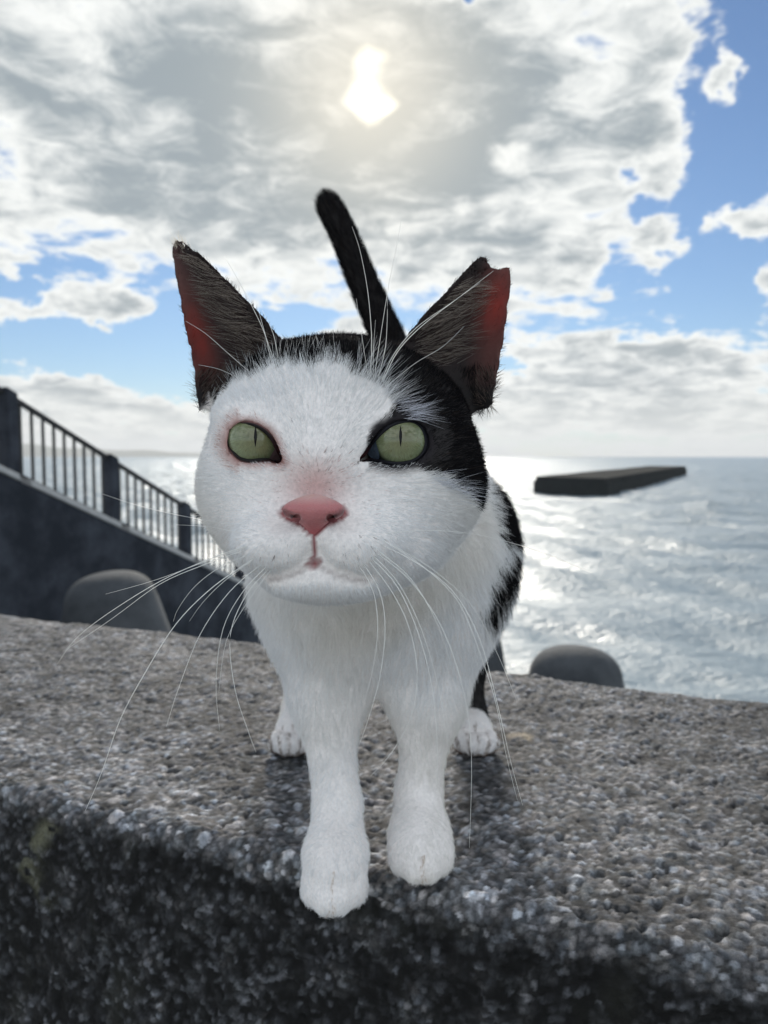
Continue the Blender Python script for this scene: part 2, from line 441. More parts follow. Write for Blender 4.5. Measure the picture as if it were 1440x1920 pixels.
q0 = np.array([-3.38, 7.0]); q1 = np.array([-2.51, 9.7])                # first and third post in plan
pd = (q1 - q0); plen = np.linalg.norm(pd); pd = pd / plen; pn = np.array([-pd[1], pd[0]])
zt0, zt1 = CAM[2] + .575, CAM[2] - .60                                  # rail top at those posts
zb0, zb1 = CAM[2] - .245, CAM[2] - 1.345                                # parapet top
def ztop(s): return zt0 + (zt1 - zt0) * s / plen
def zbot(s): return zb0 + (zb1 - zb0) * s / plen
rail = empty('stair_railing', tuple(q0) + (-3.5,))
def slab(name, s0, s1, n0, n1, z0a, z0b, z1a, z1b, mat, bev=0.0):
    """sloped box along the stair: heights at s0 and at s1"""
    P4 = [q0 + pd * s + pn * n for s, n in ((s0, n0), (s1, n0), (s1, n1), (s0, n1))]
    zlo = (z0a, z0b, z0b, z0a); zhi = (z1a, z1b, z1b, z1a)
    V = [(x - q0[0], y - q0[1], z + 3.5) for (x, y), z in zip(P4, zlo)] + [(x - q0[0], y - q0[1], z + 3.5) for (x, y), z in zip(P4, zhi)]
    F = [[3, 2, 1, 0], [4, 5, 6, 7]] + [[i, (i + 1) % 4, (i + 1) % 4 + 4, i + 4] for i in range(4)]
    o = mesh_np(name, V, F, mat, rail, False)
    if bev:
        b = o.modifiers.new('bevel', 'BEVEL'); b.width = bev; b.segments = 2
    return o
step_ = plen / 2
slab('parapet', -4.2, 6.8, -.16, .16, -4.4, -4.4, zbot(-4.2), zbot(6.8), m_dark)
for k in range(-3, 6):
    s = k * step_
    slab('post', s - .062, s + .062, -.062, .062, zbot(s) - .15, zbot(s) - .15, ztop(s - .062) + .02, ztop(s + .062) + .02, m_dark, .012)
    if k == 5: break
    a, b = s + .065, s + step_ - .065
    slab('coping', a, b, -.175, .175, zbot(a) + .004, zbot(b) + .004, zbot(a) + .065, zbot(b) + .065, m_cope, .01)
    slab('top_rail', a, b, -.025, .025, ztop(a) - .045, ztop(b) - .045, ztop(a), ztop(b), m_iron, .006)
    slab('bottom_rail', a, b, -.02, .02, zbot(a) + .10, zbot(b) + .10, zbot(a) + .13, zbot(b) + .13, m_iron)
    for j in range(9):
        c_ = a + (b - a) * (j + .5) / 9
        slab('baluster', c_ - .011, c_ + .011, -.011, .011, zbot(c_) + .132, zbot(c_) + .132, ztop(c_) - .047, ztop(c_) - .047, m_iron)
tag(rail, 'dark railing with upright bars and square posts on a sloping stair parapet', 'railing')

# ---------------------------------------------------------------- tetrapods at the foot of the wall
m_tet, t, out = material('wave_block_concrete')
tcn = t.new('ShaderNodeTexCoord'); f1 = t.noise(tcn.outputs['Object'], 2.4, 6, .65); f2 = t.noise(tcn.outputs['Object'], 40, 4, .6)
c = t.mix(t.step(f1, .3, .7), (.04, .046, .053, 1), (.095, .103, .113, 1))
p = principled(t, out, c, .85, .3); bump(t, p, f2, .5, .01)
def tetrapod(tip, r, rot, label, tilt=(0, 0)):
    """one leg points up and ends at `tip`; r = radius of the leg tips"""
    Lg = r * 4.2
    root = empty('tetrapod')
    prof = [(.02, r * 1.75)] + [(q, r * (1.72 - .72 * q / (Lg - .6 * r))) for q in np.linspace(.1, Lg - .75 * r, 6)]
    for a in np.linspace(0, math.pi / 2, 14)[1:]:
        prof.append((Lg - .75 * r + .75 * r * math.sin(a) ** .9, max(r * math.cos(a) ** .72, .001)))
    nseg = 28
    V = [(rr * math.cos(2 * math.pi * j / nseg), rr * math.sin(2 * math.pi * j / nseg), q) for q, rr in prof for j in range(nseg)]
    F = [[i * nseg + j, i * nseg + (j + 1) % nseg, (i + 1) * nseg + (j + 1) % nseg, (i + 1) * nseg + j] for i in range(len(prof) - 1) for j in range(nseg)]
    F.append([j for j in range(nseg)][::-1])
    dirs = [Vector((0, 0, 1))] + [Vector((math.cos(rot + k * 2.0944) * .943, math.sin(rot + k * 2.0944) * .943, -.333)) for k in range(3)]
    first = None
    for dv in dirs:
        if first is None: o = first = mesh_np('leg', V, F, m_tet, root)
        else: o = first.copy(); COL.objects.link(o); o.parent = root
        o.rotation_euler = dv.to_track_quat('Z', 'Y').to_euler()
    root.rotation_euler = (tilt[0], tilt[1], 0)
    up = root.rotation_euler.to_matrix() @ Vector((0, 0, Lg))
    root.location = Vector(tip) - up
    tag(root, label, 'tetrapod', 'concrete wave blocks behind the sea wall')
    return root
tetrapod(px(1082, 1212, 4.2), .25, .4, 'grey concrete tetrapod whose rounded leg pokes up before open water', (R_(-4), R_(3)))
tetrapod(px(200, 1074, 4.6), .27, 1.5, 'pale concrete tetrapod rounded leg in front of the dark stair parapet', (R_(3), R_(-6)))
tetrapod(px(893, 1176, 4.7), .16, .9, 'dark concrete tetrapod leg just behind the cat beside the open water', (R_(0), R_(2)))

# ---------------------------------------------------------------- sea haze
m_hz, t, out = material('sea_haze')
vol = t.new('ShaderNodeVolumePrincipled'); vol.inputs['Color'].default_value = (.93, .96, 1, 1); vol.inputs['Density'].default_value = 7.0e-5; vol.inputs['Anisotropy'].default_value = .2
t.l.new(vol.outputs[0], out.inputs['Volume'])
V, F = bm_box([(-24000, -600), (24000, -600), (24000, 30000), (-24000, 30000)], SEA - 3.5, 520)
tag(mesh_np('haze', V, F, m_hz, None, False), kind='stuff')

# ================================================================ the cat
# Modelled as a signed distance field in camera-aligned axes (x right, y up, z away), metres.
def w2c(P):
    P = np.asarray(P, float) - CAM
    return np.stack([P @ RT, P @ UP, P @ FW], -1)
def c2w(P): return CAM + P[:, :1] * RT + P[:, 1:2] * UP + P[:, 2:3] * FW
def pc(u, v, d): return np.array([(u - CU) / FPX * d, -(v - CV) / FPX * d, d])

def sd_ell(P, c, r):
    q = (P - c) / r; k0 = np.sqrt((q * q).sum(1)); k1 = np.sqrt(((q / r) ** 2).sum(1)) + 1e-9
    return k0 * (k0 - 1) / k1
def sd_cap(P, a, b, ra, rb):
    ba = b - a; h = np.clip(((P - a) @ ba) / (ba @ ba), 0, 1)
    d = P - a - h[:, None] * ba
    return np.sqrt((d * d).sum(1)) - (ra + (rb - ra) * h)
def smin(a, b, k):
    h = np.maximum(k - np.abs(a - b), 0) / k
    return np.minimum(a, b) - h * h * k * .25
def sd_poly(u, v, poly):
    """signed distance to a polygon, negative inside"""
    poly = np.asarray(poly, float); n = len(poly)
    d = np.full(u.shape, 1e18); inside = np.zeros(u.shape, bool)
    for i in range(n):
        a = poly[i]; b = poly[(i + 1) % n]; e = b - a
        wx = u - a[0]; wy = v - a[1]
        h = np.clip((wx * e[0] + wy * e[1]) / (e @ e + 1e-12), 0, 1)
        d = np.minimum(d, (wx - e[0] * h) ** 2 + (wy - e[1] * h) ** 2)
        c1 = (a[1] > v) != (b[1] > v)
        with np.errstate(divide='ignore', invalid='ignore'):
            xin = a[0] + (v - a[1]) * e[0] / (e[1] if e[1] != 0 else 1e-12)
        inside ^= c1 & (u < xin)
    d = np.sqrt(d)
    return np.where(inside, -d, d)

EAR_L = [(372, 770), (367, 715), (360, 665), (350, 625), (340, 572), (331, 518), (323, 470), (328, 450), (342, 452), (376, 478), (420, 517), (463, 562), (503, 606), (545, 655), (520, 720), (440, 765)]
EAR_R = [(735, 668), (780, 607), (820, 563), (860, 522), (884, 494), (903, 480), (912, 485), (919, 502), (935, 505), (956, 501), (958, 525), (953, 565), (946, 620), (938, 670), (930, 715), (920, 765), (850, 780), (760, 730)]
EYE_C = [pc(474, 827, .2925), pc(748, 829, .2925)]
EYE_R = .0115
ALM = [[(430, 825), (436, 807), (448, 796), (463, 793), (481, 797), (498, 807), (510, 820), (518, 835), (523, 849), (530, 866), (520, 868), (507, 863), (490, 864), (468, 866), (449, 861), (436, 848), (429, 836)],
       [(668, 868), (683, 853), (692, 838), (704, 821), (719, 806), (737, 795), (757, 790), (776, 791), (790, 799), (798, 813), (801, 829), (798, 845), (788, 858), (771, 867), (748, 871), (724, 869), (702, 863), (686, 861)]]
def ear_w0(u, v, left):
    """depth of the pinna's middle sheet: hollow in the middle, rims forward"""
    vv = [455, 520, 600, 680, 770] if left else [482, 540, 600, 680, 780]
    lo = [322, 330, 345, 362, 372] if left else [900, 845, 790, 735, 735]
    hi = [345, 424, 500, 560, 590] if left else [959, 956, 950, 938, 920]
    a = np.interp(v, vv, lo); b = np.interp(v, vv, hi)
    q = np.clip((u - (a + b) / 2) / ((b - a) / 2 + 4), -1.2, 1.2)
    depth = np.interp(v, vv, [.001, .004, .009, .015, .018])
    side = -1 if left else 1
    return .322 + depth * (1 - q * q) + .006 * q * side + np.interp(v, vv, [.004, .002, 0, 0, 0])

BLOBS = []
def E(c, r, k): BLOBS.append(('e', np.asarray(c, float), np.asarray(r, float), None, None, k))
def K(a, b, ra, rb, k): BLOBS.append(('k', np.asarray(a, float), np.asarray(b, float), ra, rb, k))
def Eh(u, v, d, ru, rv, rz, k=.012): E(pc(u, v, d), (ru * d / FPX, rv * d / FPX, rz), k)
def W(x, y, z): return w2c(np.array([[x, y, z]]))[0]

# trunk, neck
E(W(.003, .545, .182), (.084, .066, .150), .03)
E(W(.0, .645, .185), (.070, .070, .070), .03)
E(W(-.006, .468, .165), (.054, .054, .050), .03)
E(W(.028, .475, .172), (.044, .058, .05), .03); E(W(-.028, .475, .168), (.040, .056, .05), .03)
K(pc(645, 870, .352), W(-.002, .462, .178), .044, .050, .03)
# head
Eh(640, 778, .336, 232, 120, .043, .02)
Eh(632, 745, .316, 160, 92, .028, .02)
Eh(478, 918, .320, 100, 120, .034, .02)
Eh(806, 908, .320, 100, 122, .034, .02)
Eh(625, 905, .308, 190, 150, .030, .02)
K(pc(608, 790, .292), pc(590, 930, .2655), .0125, .0088, .014)
Eh(520, 1020, .2775, 84, 54, .0155, .014)
Eh(664, 1020, .2775, 88, 54, .0155, .014)
Eh(590, 975, .2705, 40, 40, .009, .008)
Eh(606, 1086, .2840, 92, 36, .0155, .012)
Eh(640, 1035, .312, 180, 78, .034, .016)
Eh(468, 776, .300, 62, 30, .014, .010); Eh(758, 772, .300, 66, 32, .014, .010)
# front legs and paws
for sx_, xs, yp, spread in ((-1, -.0272, .418, -.004), (1, .0212, .438, .004)):
    K(W(xs * 1.45, .464, .155), W(xs * 1.12 + spread, .456, .095), .030, .0172, .03)
    K(W(xs * 1.12 + spread, .456, .095), W(xs, yp + .022, .036), .0165, .0122, .02)
    K(W(xs, yp + .022, .036), W(xs, yp + .004, .019), .0122, .0140, .010)
    E(W(xs, yp, .0165), (.0172, .0150, .026), .012)
    drop = -.006 if sx_ < 0 else 0
    for tx, ty, tr in ((-.0118, -.010, .0066), (-.0042, -.0185, .0072), (.0042, -.0185, .0072), (.0118, -.010, .0066)):
        E(W(xs + tx, yp + ty, .0110 + drop), (tr, .0095, .0108), .0055)
# hind legs and paws
for s_ in (-1, 1):
    E(W(.056 * s_, .655, .135), (.030, .055, .048), .02)
    K(W(.066 * s_, .645, .10), W(.073 * s_, .675, .055), .024, .0155, .016)
    K(W(.073 * s_, .675, .055), W(.074 * s_, .655, .020), .0150, .0125, .010)
    K(W(.074 * s_, .665, .018), W(.0745 * s_, .625, .014), .0125, .0150, .010)
    for tx, ty, tr in ((-.0115, -.012, .0068), (-.0040, -.019, .0074), (.0040, -.019, .0074), (.0115, -.012, .0068)):
        E(W(.0745 * s_ + tx, .622 + ty, .0105), (tr, .0090, .0105), .0035)
# tail
def spline(A, k):
    A = np.asarray(A, float); n = len(A); o = []
    for i in range(n - 1):
        p0, p1, p2, p3 = A[max(i - 1, 0)], A[i], A[i + 1], A[min(i + 2, n - 1)]
        for j in range(k):
            t_ = j / k; o.append(.5 * ((2 * p1) + (-p0 + p2) * t_ + (2 * p0 - 5 * p1 + 4 * p2 - p3) * t_ ** 2 + (-p0 + 3 * p1 - 3 * p2 + p3) * t_ ** 3))
    return np.array(o + [A[-1]])
TAIL = spline([W(.003, .690, .215), pc(741, 720, .71), pc(732, 650, .70), pc(712, 600, .70), pc(688, 545, .70), pc(664, 488, .70), pc(640, 430, .70), pc(616, 384, .70)], 3)
TR = np.interp(np.linspace(0, 1, len(TAIL)), [0, .2, .5, 1], [.018, .0140, .0122, .0098])
for i in range(len(TAIL) - 1): K(TAIL[i], TAIL[i + 1], TR[i], TR[i + 1], .004)

# mouth line and philtrum, cut into the muzzle
MOUTH = [(506, 1088), (543, 1080), (570, 1067), (589, 1046), (608, 1067), (642, 1082), (686, 1090)]
GROOVES = []; HOLLOWS = []
NOSE_POLY = [(530, 950), (558, 945), (588, 942), (618, 945), (645, 950), (651, 964), (640, 974), (612, 986), (597, 1000), (591, 1012), (591, 1038), (604, 1056), (598, 1064), (580, 1064), (574, 1056), (586, 1038), (586, 1012), (580, 1000), (564, 986), (537, 974), (525, 964)]
def cut_mouth():
    hz_ = first_hit([532, 650], [918, 918])
    HOLLOWS.extend([(pc(532, 918, hz_[0] - .0107), .012), (pc(650, 918, hz_[1] - .0107), .012)])
    M = np.array(MOUTH, float)
    zz_ = first_hit(M[:, 0], M[:, 1]) - .0004
    pts_ = [pc(a, b, z) for (a, b), z in zip(M, zz_)]
    for i in range(len(pts_) - 1): GROOVES.append((pts_[i], pts_[i + 1], .0016))
    zp = first_hit([589], [1010])[0]
    GROOVES.append((pc(589, 1005, zp - .0005), pts_[3], .0014))
def first_hit(u, v, z0=.235, z1=.45):
    u = np.asarray(u, float); v = np.asarray(v, float); z = np.full(u.shape, z0); done = np.zeros(u.shape, bool)
    for _ in range(90):
        f = field(np.stack([(u - CU) / FPX * z, -(v - CV) / FPX * z, z], 1)); done |= f < .0002
        z = np.where(done, z, z + np.maximum(f * .55, .0002))
        if (z > z1).all() or done.all(): break
    return np.minimum(z, z1)

def field(P):
    P = np.asarray(P, float)
    F = np.full(len(P), 1.0)
    for b in BLOBS:
        d = sd_ell(P, b[1], b[2]) if b[0] == 'e' else sd_cap(P, b[1], b[2], b[3], b[4])
        F = smin(F, d, b[5])
    for c_, r_ in HOLLOWS: F = -smin(-F, np.sqrt(((P - c_) ** 2).sum(1)) - r_, .008)
    for a_, b_, r_ in GROOVES: F = -smin(-F, sd_cap(P, a_, b_, r_, r_), .004)
    for c in EYE_C:
        F = smin(F, np.sqrt(((P - c) ** 2).sum(1)) - .0126, .006)
    z = np.maximum(P[:, 2], .05); u = CU + FPX * P[:, 0] / z; v = CV - FPX * P[:, 1] / z
    hd = (z > .29) & (z < .37) & (v < 830) & (v > 400)
    if hd.any():
        uu, vv_, zz_ = u[hd], v[hd], z[hd]; Fh = F[hd]
        for left, poly in ((True, EAR_L), (False, EAR_R)):
            dp = sd_poly(uu, vv_, poly) * zz_ / FPX - .0004
            pl = np.abs(zz_ - ear_w0(uu, vv_, left)) - .0014
            Fh = smin(Fh, np.maximum(dp, pl), .004)
        F[hd] = Fh
    ey = (z > .26) & (z < .305) & (v > 740) & (v < 910)
    if ey.any():
        uu, vv_, zz_ = u[ey], v[ey], z[ey]; Fe = F[ey]
        for c, poly in zip(EYE_C, ALM):
            dp = np.maximum((sd_poly(uu, vv_, poly) - 3) * zz_ / FPX, zz_ - (c[2] + .003))
            Fe = np.maximum(Fe, -dp)
        F[ey] = Fe
    return F

def surface_nets(F, org, h):
    S = F < 0
    cs = [(i, j, k) for i in (0, 1) for j in (0, 1) for k in (0, 1)]
    n = np.array(F.shape) - 1
    cnt = np.zeros(tuple(n), np.int8)
    for i, j, k in cs: cnt += S[i:i + n[0], j:j + n[1], k:k + n[2]]
    act = (cnt > 0) & (cnt < 8)
    I = np.argwhere(act); vid = np.full(tuple(n), -1, np.int64); vid[act] = np.arange(len(I))
    acc = np.zeros((len(I), 3)); num = np.zeros(len(I))
    for a in cs:
        for ax in range(3):
            if a[ax]: continue
            b = list(a); b[ax] = 1
            fa = F[tuple((I + a).T)]; fb = F[tuple((I + b).T)]
            cr = (fa < 0) != (fb < 0)
            tt = np.where(cr, fa / np.where(cr, fa - fb, 1), 0)
            pnt = np.tile(np.array(a, float), (len(I), 1)); pnt[:, ax] += tt
            acc[cr] += pnt[cr]; num[cr] += 1
    V = org + h * (I + acc / num[:, None])
    faces = []
    for ax in range(3):
        b1, b2 = (ax + 1) % 3, (ax + 2) % 3
        sl0 = [slice(None)] * 3; sl1 = [slice(None)] * 3
        sl0[ax] = slice(0, -1); sl1[ax] = slice(1, None)
        chg = S[tuple(sl0)] != S[tuple(sl1)]
        Q = np.argwhere(chg)
        ok = (Q[:, b1] > 0) & (Q[:, b2] > 0) & (Q[:, b1] < n[b1]) & (Q[:, b2] < n[b2]); Q = Q[ok]
        ins = S[tuple(Q.T)]
        def cell(o1, o2):
            q = Q.copy(); q[:, b1] += o1; q[:, b2] += o2
            return vid[tuple(q.T)]
        f = np.stack([cell(-1, -1), cell(0, -1), cell(0, 0), cell(-1, 0)], 1)
        f[~ins] = f[~ins][:, ::-1]
        faces.append(f)
    return V, np.concatenate(faces)

def polygonise(fn, lo, hi, h, B=8):
    lo = np.asarray(lo, float); hi = np.asarray(hi, float)
    nb_ = np.ceil((hi - lo) / (h * B)).astype(int); n = nb_ * B
    F = np.empty(tuple(n), np.float32)
    bi = np.argwhere(np.ones(tuple(nb_), bool))
    cen = lo + (bi * B + (B - 1) / 2) * h
    dc = fn(cen)
    F5 = F.reshape(nb_[0], B, nb_[1], B, nb_[2], B)
    F5[:] = np.where(dc < 0, -1, 1).reshape(nb_[0], 1, nb_[1], 1, nb_[2], 1)
    actv = bi[np.abs(dc) < B * h * .87 * 1.35 + .0015]
    g = np.argwhere(np.ones((B, B, B), bool))
    pts = (lo + h * (actv[:, None, :] * B + g[None])).reshape(-1, 3)
    val = np.concatenate([fn(c) for c in np.array_split(pts, max(1, len(pts) // 400000))]).reshape(-1, B, B, B)
    for k, (i, j, l) in enumerate(actv): F5[i, :, j, :, l, :] = val[k]
    V, Q = surface_nets(F, lo, h)
    return V, Q[:, ::-1]                      # camera axes are left-handed

def vnormals(V, Q):
    fn = np.cross(V[Q[:, 2]] - V[Q[:, 0]], V[Q[:, 3]] - V[Q[:, 1]])
    N = np.zeros_like(V)
    for i in range(4): np.add.at(N, Q[:, i], fn)
    return N / (np.linalg.norm(N, axis=1, keepdims=True) + 1e-12), np.linalg.norm(fn, axis=1) / 2

cut_mouth()
CV_, CQ = polygonise(field, (-.125, -.275, .235), (.115, .300, .765), .0015)
for _ in range(2):                             # light smoothing
    acc = np.zeros_like(CV_); num = np.zeros(len(CV_))
    for a, b in ((0, 1), (1, 2), (2, 3), (3, 0)):
        np.add.at(acc, CQ[:, a], CV_[CQ[:, b]]); np.add.at(num, CQ[:, a], 1)
    CV_ = CV_ * .5 + .5 * acc / num[:, None]
CW = c2w(CV_)
CN, CA = vnormals(CW, CQ)
# some orientation checks: the outward normal must point away from the inside
if (field(CV_[:2000] + w2c(CN[:2000] + CAM) * .003) < field(CV_[:2000])).mean() > .5:
    CQ = CQ[:, ::-1]; CN = -CN

# --- coat pattern
BLACK_HEAD = [(250, 380), (330, 780), (374, 776), (392, 744), (430, 722), (470, 704), (515, 688), (560, 680), (605, 672), (640, 668), (662, 700), (690, 708), (716, 728), (736, 748), (742, 762), (722, 780), (700, 800), (690, 830),
              (700, 864), (745, 874), (776, 880), (800, 894), (832, 908), (872, 918), (886, 948), (905, 962), (930, 940), (960, 900), (990, 700), (1000, 380)]
STRIPE = [(955, 1028), (975, 1035), (965, 1090), (948, 1132), (928, 1168), (908, 1170), (914, 1120), (934, 1062)]
FLANK = [(900, 780), (978, 820), (1035, 900), (1035, 1010), (985, 1035), (938, 1000), (915, 900), (905, 840)]
def coat(Pw, N):
    """returns (blackness 0..1, u, v, d)"""
    C = w2c(Pw); z = C[:, 2]; u = CU + FPX * C[:, 0] / z; v = CV - FPX * C[:, 1] / z
    jit = sines3(Pw, 900, 3) * 4 + sines3(Pw, 330, 4) * 5
    head = z < .372
    b = np.zeros(len(u))
    dh = sd_poly(u, v, BLACK_HEAD) + jit
    b = np.where(head, np.clip(.5 - dh / 8, 0, 1), b)
    b = np.where(head & (z > .345) & (v < 760), 1, b)                       # back of the skull
    b = np.where(head & (z > .333) & (u < 420) & (v < 960), 1, b)           # behind the right cheek
    front = (N @ FW) < .25
    ds = np.minimum(sd_poly(u, v, STRIPE), sd_poly(u, v, FLANK)) + jit * .8
    b = np.where(~head & front, np.clip(.5 - ds / 10, 0, 1), b)
    X, Y, Z = Pw.T
    sad = Z - (.226 + .016 * sines3(Pw, 40, 9)) ; b = np.where(~head & (Y > .50), np.maximum(b, np.clip(sad / .006 + .5, 0, 1)), b)
    rump = (Y - (.672 + .012 * sines3(Pw, 45, 8))) ; b = np.where(~head & (Z > .07), np.maximum(b, np.clip(rump / .006 + .5, 0, 1)), b)
    b = np.where((X > .02) & (Y > .60) & (Z < .20), np.maximum(b, np.clip(np.maximum((Z - .030) / .004, (Y - .634) / .004), 0, 1)), b)   # dark left hind leg
    b = np.where(Z > .30, np.where(Y > .6, 1, b), b)                        # tail
    return b, u, v, z
blk, cu, cv2, cz = coat(CW, CN)
WHITE_SKIN = np.array([.84, .80, .78]); BLACK_SKIN = np.array([.020, .018, .018])
skin = WHITE_SKIN * (1 - blk[:, None]) + BLACK_SKIN * blk[:, None]
dE = [sd_poly(cu, cv2, a) for a in ALM]
near_head = cz < .33
pk = np.clip(1.1 - np.abs(dE[0]) / np.where(cu < 450, 34, 18), 0, 1) * near_head
skin = skin * (1 - pk[:, None]) + np.array([.36, .20, .18]) * pk[:, None]
pk = np.clip(1.3 - np.abs(dE[1]) / 20, 0, 1) * near_head * (cu > 690)
skin = skin * (1 - pk[:, None]) + np.array([.015, .013, .016]) * pk[:, None]
pk = np.exp(-(((cu - 590) / 56) ** 2 + ((cv2 - 915) / 46) ** 2)) * near_head
skin = skin * (1 - .8 * pk[:, None]) + np.array([.60, .36, .34]) * .8 * pk[:, None]
pk = np.clip(1 - sd_poly(cu, cv2, NOSE_POLY) / np.where(cv2 > 1000, 1.5, 5), 0, 1) * (cz < .285)
skin = skin * (1 - pk[:, None]) + np.array([.26, .085, .09]) * pk[:, None]
mq = np.min([np.hypot(cu - a_, cv2 - b_) for a_, b_ in spline(MOUTH, 8)], axis=0)
pk = np.clip(1.4 - mq / 5, 0, 1) * (cz < .30) * .6
skin = skin * (1 - pk[:, None]) + np.array([.38, .32, .31]) * pk[:, None]  # crease shade along the mouth line painted into the skin
dearl = sd_poly(cu, cv2, EAR_L); dearr = sd_poly(cu, cv2, EAR_R)
earm = np.clip(-np.minimum(dearl, dearr) / 6 + .8, 0, 1) * (cz > .312) * (cz < .35) * np.clip((735 - cv2) / 50, 0, 1)
late = np.where(cu < 640, np.clip((cu - np.interp(cv2, [455, 520, 600, 680, 770], [345, 372, 400, 430, 440])) / -45, 0, 1),
                np.clip((cu - np.interp(cv2, [482, 540, 600, 680, 780], [905, 890, 880, 870, 860])) / 45, 0, 1))
skin = skin * (1 - earm[:, None]) + (np.array([.030, .024, .024]) * (1 - late[:, None]) + np.array([.11, .050, .045]) * late[:, None]) * earm[:, None]

glowm = np.where(cu < 640, np.exp(-((cu - np.interp(cv2, [455, 600, 700], [338, 356, 378])) / 36) ** 2 - ((cv2 - 632) / 72) ** 2), np.exp(-((cu - np.interp(cv2, [500, 600, 700], [942, 930, 915])) / 38) ** 2 - ((cv2 - 572) / 70) ** 2))
m_skin, t, out = material('cat_skin')
at = t.new('ShaderNodeAttribute', attribute_name='tone'); ea = t.new('ShaderNodeAttribute', attribute_name='thin')
tcn = t.new('ShaderNodeTexCoord'); f1 = t.noise(tcn.outputs['Object'], 700, 3, .6)
c = t.mix(1.0, at.outputs['Color'], t.ramp(f1, [(.3, (.85, .85, .85)), (.7, (1.08, 1.08, 1.08))]), 'MULTIPLY')
pr = t.new('ShaderNodeBsdfPrincipled'); t.l.new(c, pr.inputs['Base Color']); pr.inputs['Roughness'].default_value = .75; pr.inputs['Specular IOR Level'].default_value = .2
tr = t.new('ShaderNodeBsdfTranslucent'); tr.inputs['Color'].default_value = (.70, .16, .11, 1)
ms = t.new('ShaderNodeMixShader'); t.l.new(t.m('MULTIPLY', ea.outputs['Fac'], .75), ms.inputs[0]); t.l.new(pr.outputs[0], ms.inputs[1]); t.l.new(tr.outputs[0], ms.inputs[2])
t.l.new(ms.outputs[0], out.inputs['Surface'])

cat = empty('cat', (0, .52, 0))
def under_cat(o):
    o.parent = cat; o.matrix_parent_inverse = Matrix.Translation((0, -.52, 0)); return o
body = under_cat(mesh_np('body', CW, CQ, m_skin, None, True, skin, {'thin': earm * (.05 + .55 * glowm)}))
tag(cat, 'white cat with black patches, green eyes and a notched ear standing on the wall', 'cat')

# --- eyes
m_eye, t, out = material('cat_iris')
tcn = t.new('ShaderNodeTexCoord'); sp = t.new('ShaderNodeSeparateXYZ'); t.l.new(tcn.outputs['Object'], sp.inputs[0])
ex = t.m('DIVIDE', sp.outputs[0], EYE_R); eyy = t.m('DIVIDE', sp.outputs[1], EYE_R)
rr = t.m('SQRT', t.m('ADD', t.m('MULTIPLY', ex, ex), t.m('MULTIPLY', eyy, eyy)))
angv = t.new('ShaderNodeCombineXYZ'); t.l.new(t.m('MULTIPLY', t.m('ARCTAN2', eyy, ex), 6.0), angv.inputs[0]); t.l.new(t.m('MULTIPLY', rr, 2.5), angv.inputs[1])
fib = t.noise(angv.outputs[0], 3.0, 5, .65); fl = t.noise(tcn.outputs['Object'], 900, 3, .6)
ic = t.ramp(rr, [(.0, (.115, .11, .050)), (.30, (.135, .145, .070)), (.62, (.165, .19, .105)), (.76, (.19, .225, .135)), (.85, (.02, .025, .02)), (1, (.010, .012, .014))])
ic = t.mix(1.0, ic, t.ramp(fib, [(.25, (.62, .62, .6)), (.75, (1.35, 1.35, 1.25))]), 'MULTIPLY')
ic = t.mix(t.step(fl, .55, .8), ic, (.12, .11, .04, 1))
p = principled(t, out, ic, .6, .1, Coat_Weight=1.0, Coat_Roughness=.02, Coat_IOR=1.6)
m_pup, t, out = material('pupil_black')
principled(t, out, (.002, .002, .003, 1), .5, .0, Coat_Weight=.25, Coat_Roughness=.02, Coat_IOR=1.6)
def uv_sphere(r, nu=48, nv=32):
    V = [(0, 0, r)] + [(r * math.sin(math.pi * j / nv) * math.cos(2 * math.pi * i / nu), r * math.sin(math.pi * j / nv) * math.sin(2 * math.pi * i / nu), r * math.cos(math.pi * j / nv)) for j in range(1, nv) for i in range(nu)] + [(0, 0, -r)]
    F = [[0, 1 + i, 1 + (i + 1) % nu] for i in range(nu)]
    F += [[1 + j * nu + i, 1 + (j + 1) * nu + i, 1 + (j + 1) * nu + (i + 1) % nu, 1 + j * nu + (i + 1) % nu] for j in range(nv - 2) for i in range(nu)]
    n = len(V) - 1; b = 1 + (nv - 2) * nu
    F += [[n, b + (i + 1) % nu, b + i] for i in range(nu)]
    return V, F
ESC = [1.0, 1.06]
for c, gaze, esc in zip(EYE_C, ((479, 818), (751, 818)), ESC):
    V, F = uv_sphere(EYE_R)
    o = mesh_np('eye', V, F, m_eye)
    cw = c2w(c[None])[0]; g = px(gaze[0], gaze[1], .15); gz = Vector(px(gaze[0], gaze[1], c[2] - EYE_R * .95) - cw).normalized()
    xax = Vector((1, 0, 0)); xax = (xax - gz * xax.dot(gz)).normalized(); yax = gz.cross(xax)
    M = Matrix((xax, yax, gz)).transposed().to_4x4(); M.translation = Vector(cw)
    o.parent = cat; o.matrix_world = Matrix.Translation((0, .52, 0)); o.matrix_parent_inverse = Matrix.Translation((0, -.52, 0))
    o.matrix_basis = M
    # slit pupil: a thin upright lens lying on the eyeball
    n = 20; PV = []; hh = .0039; ww = .00082
    for i in range(n + 1):
        a = -1 + 2 * i / n; y = a * hh; x = ww * (1 - abs(a) ** 1.6) + 1e-6
        for q in (-1, -.5, 0, .5, 1):
            X_ = q * x; r2 = EYE_R + (.00010 if abs(q) < 1 else -.0002)
            PV.append((X_, y, math.sqrt(r2 * r2 - X_ * X_ - y * y)))
    PF = [[i * 5 + j, i * 5 + j + 1, (i + 1) * 5 + j + 1, (i + 1) * 5 + j] for i in range(n) for j in range(4)]
    mesh_np('pupil', PV, PF, m_pup, o)

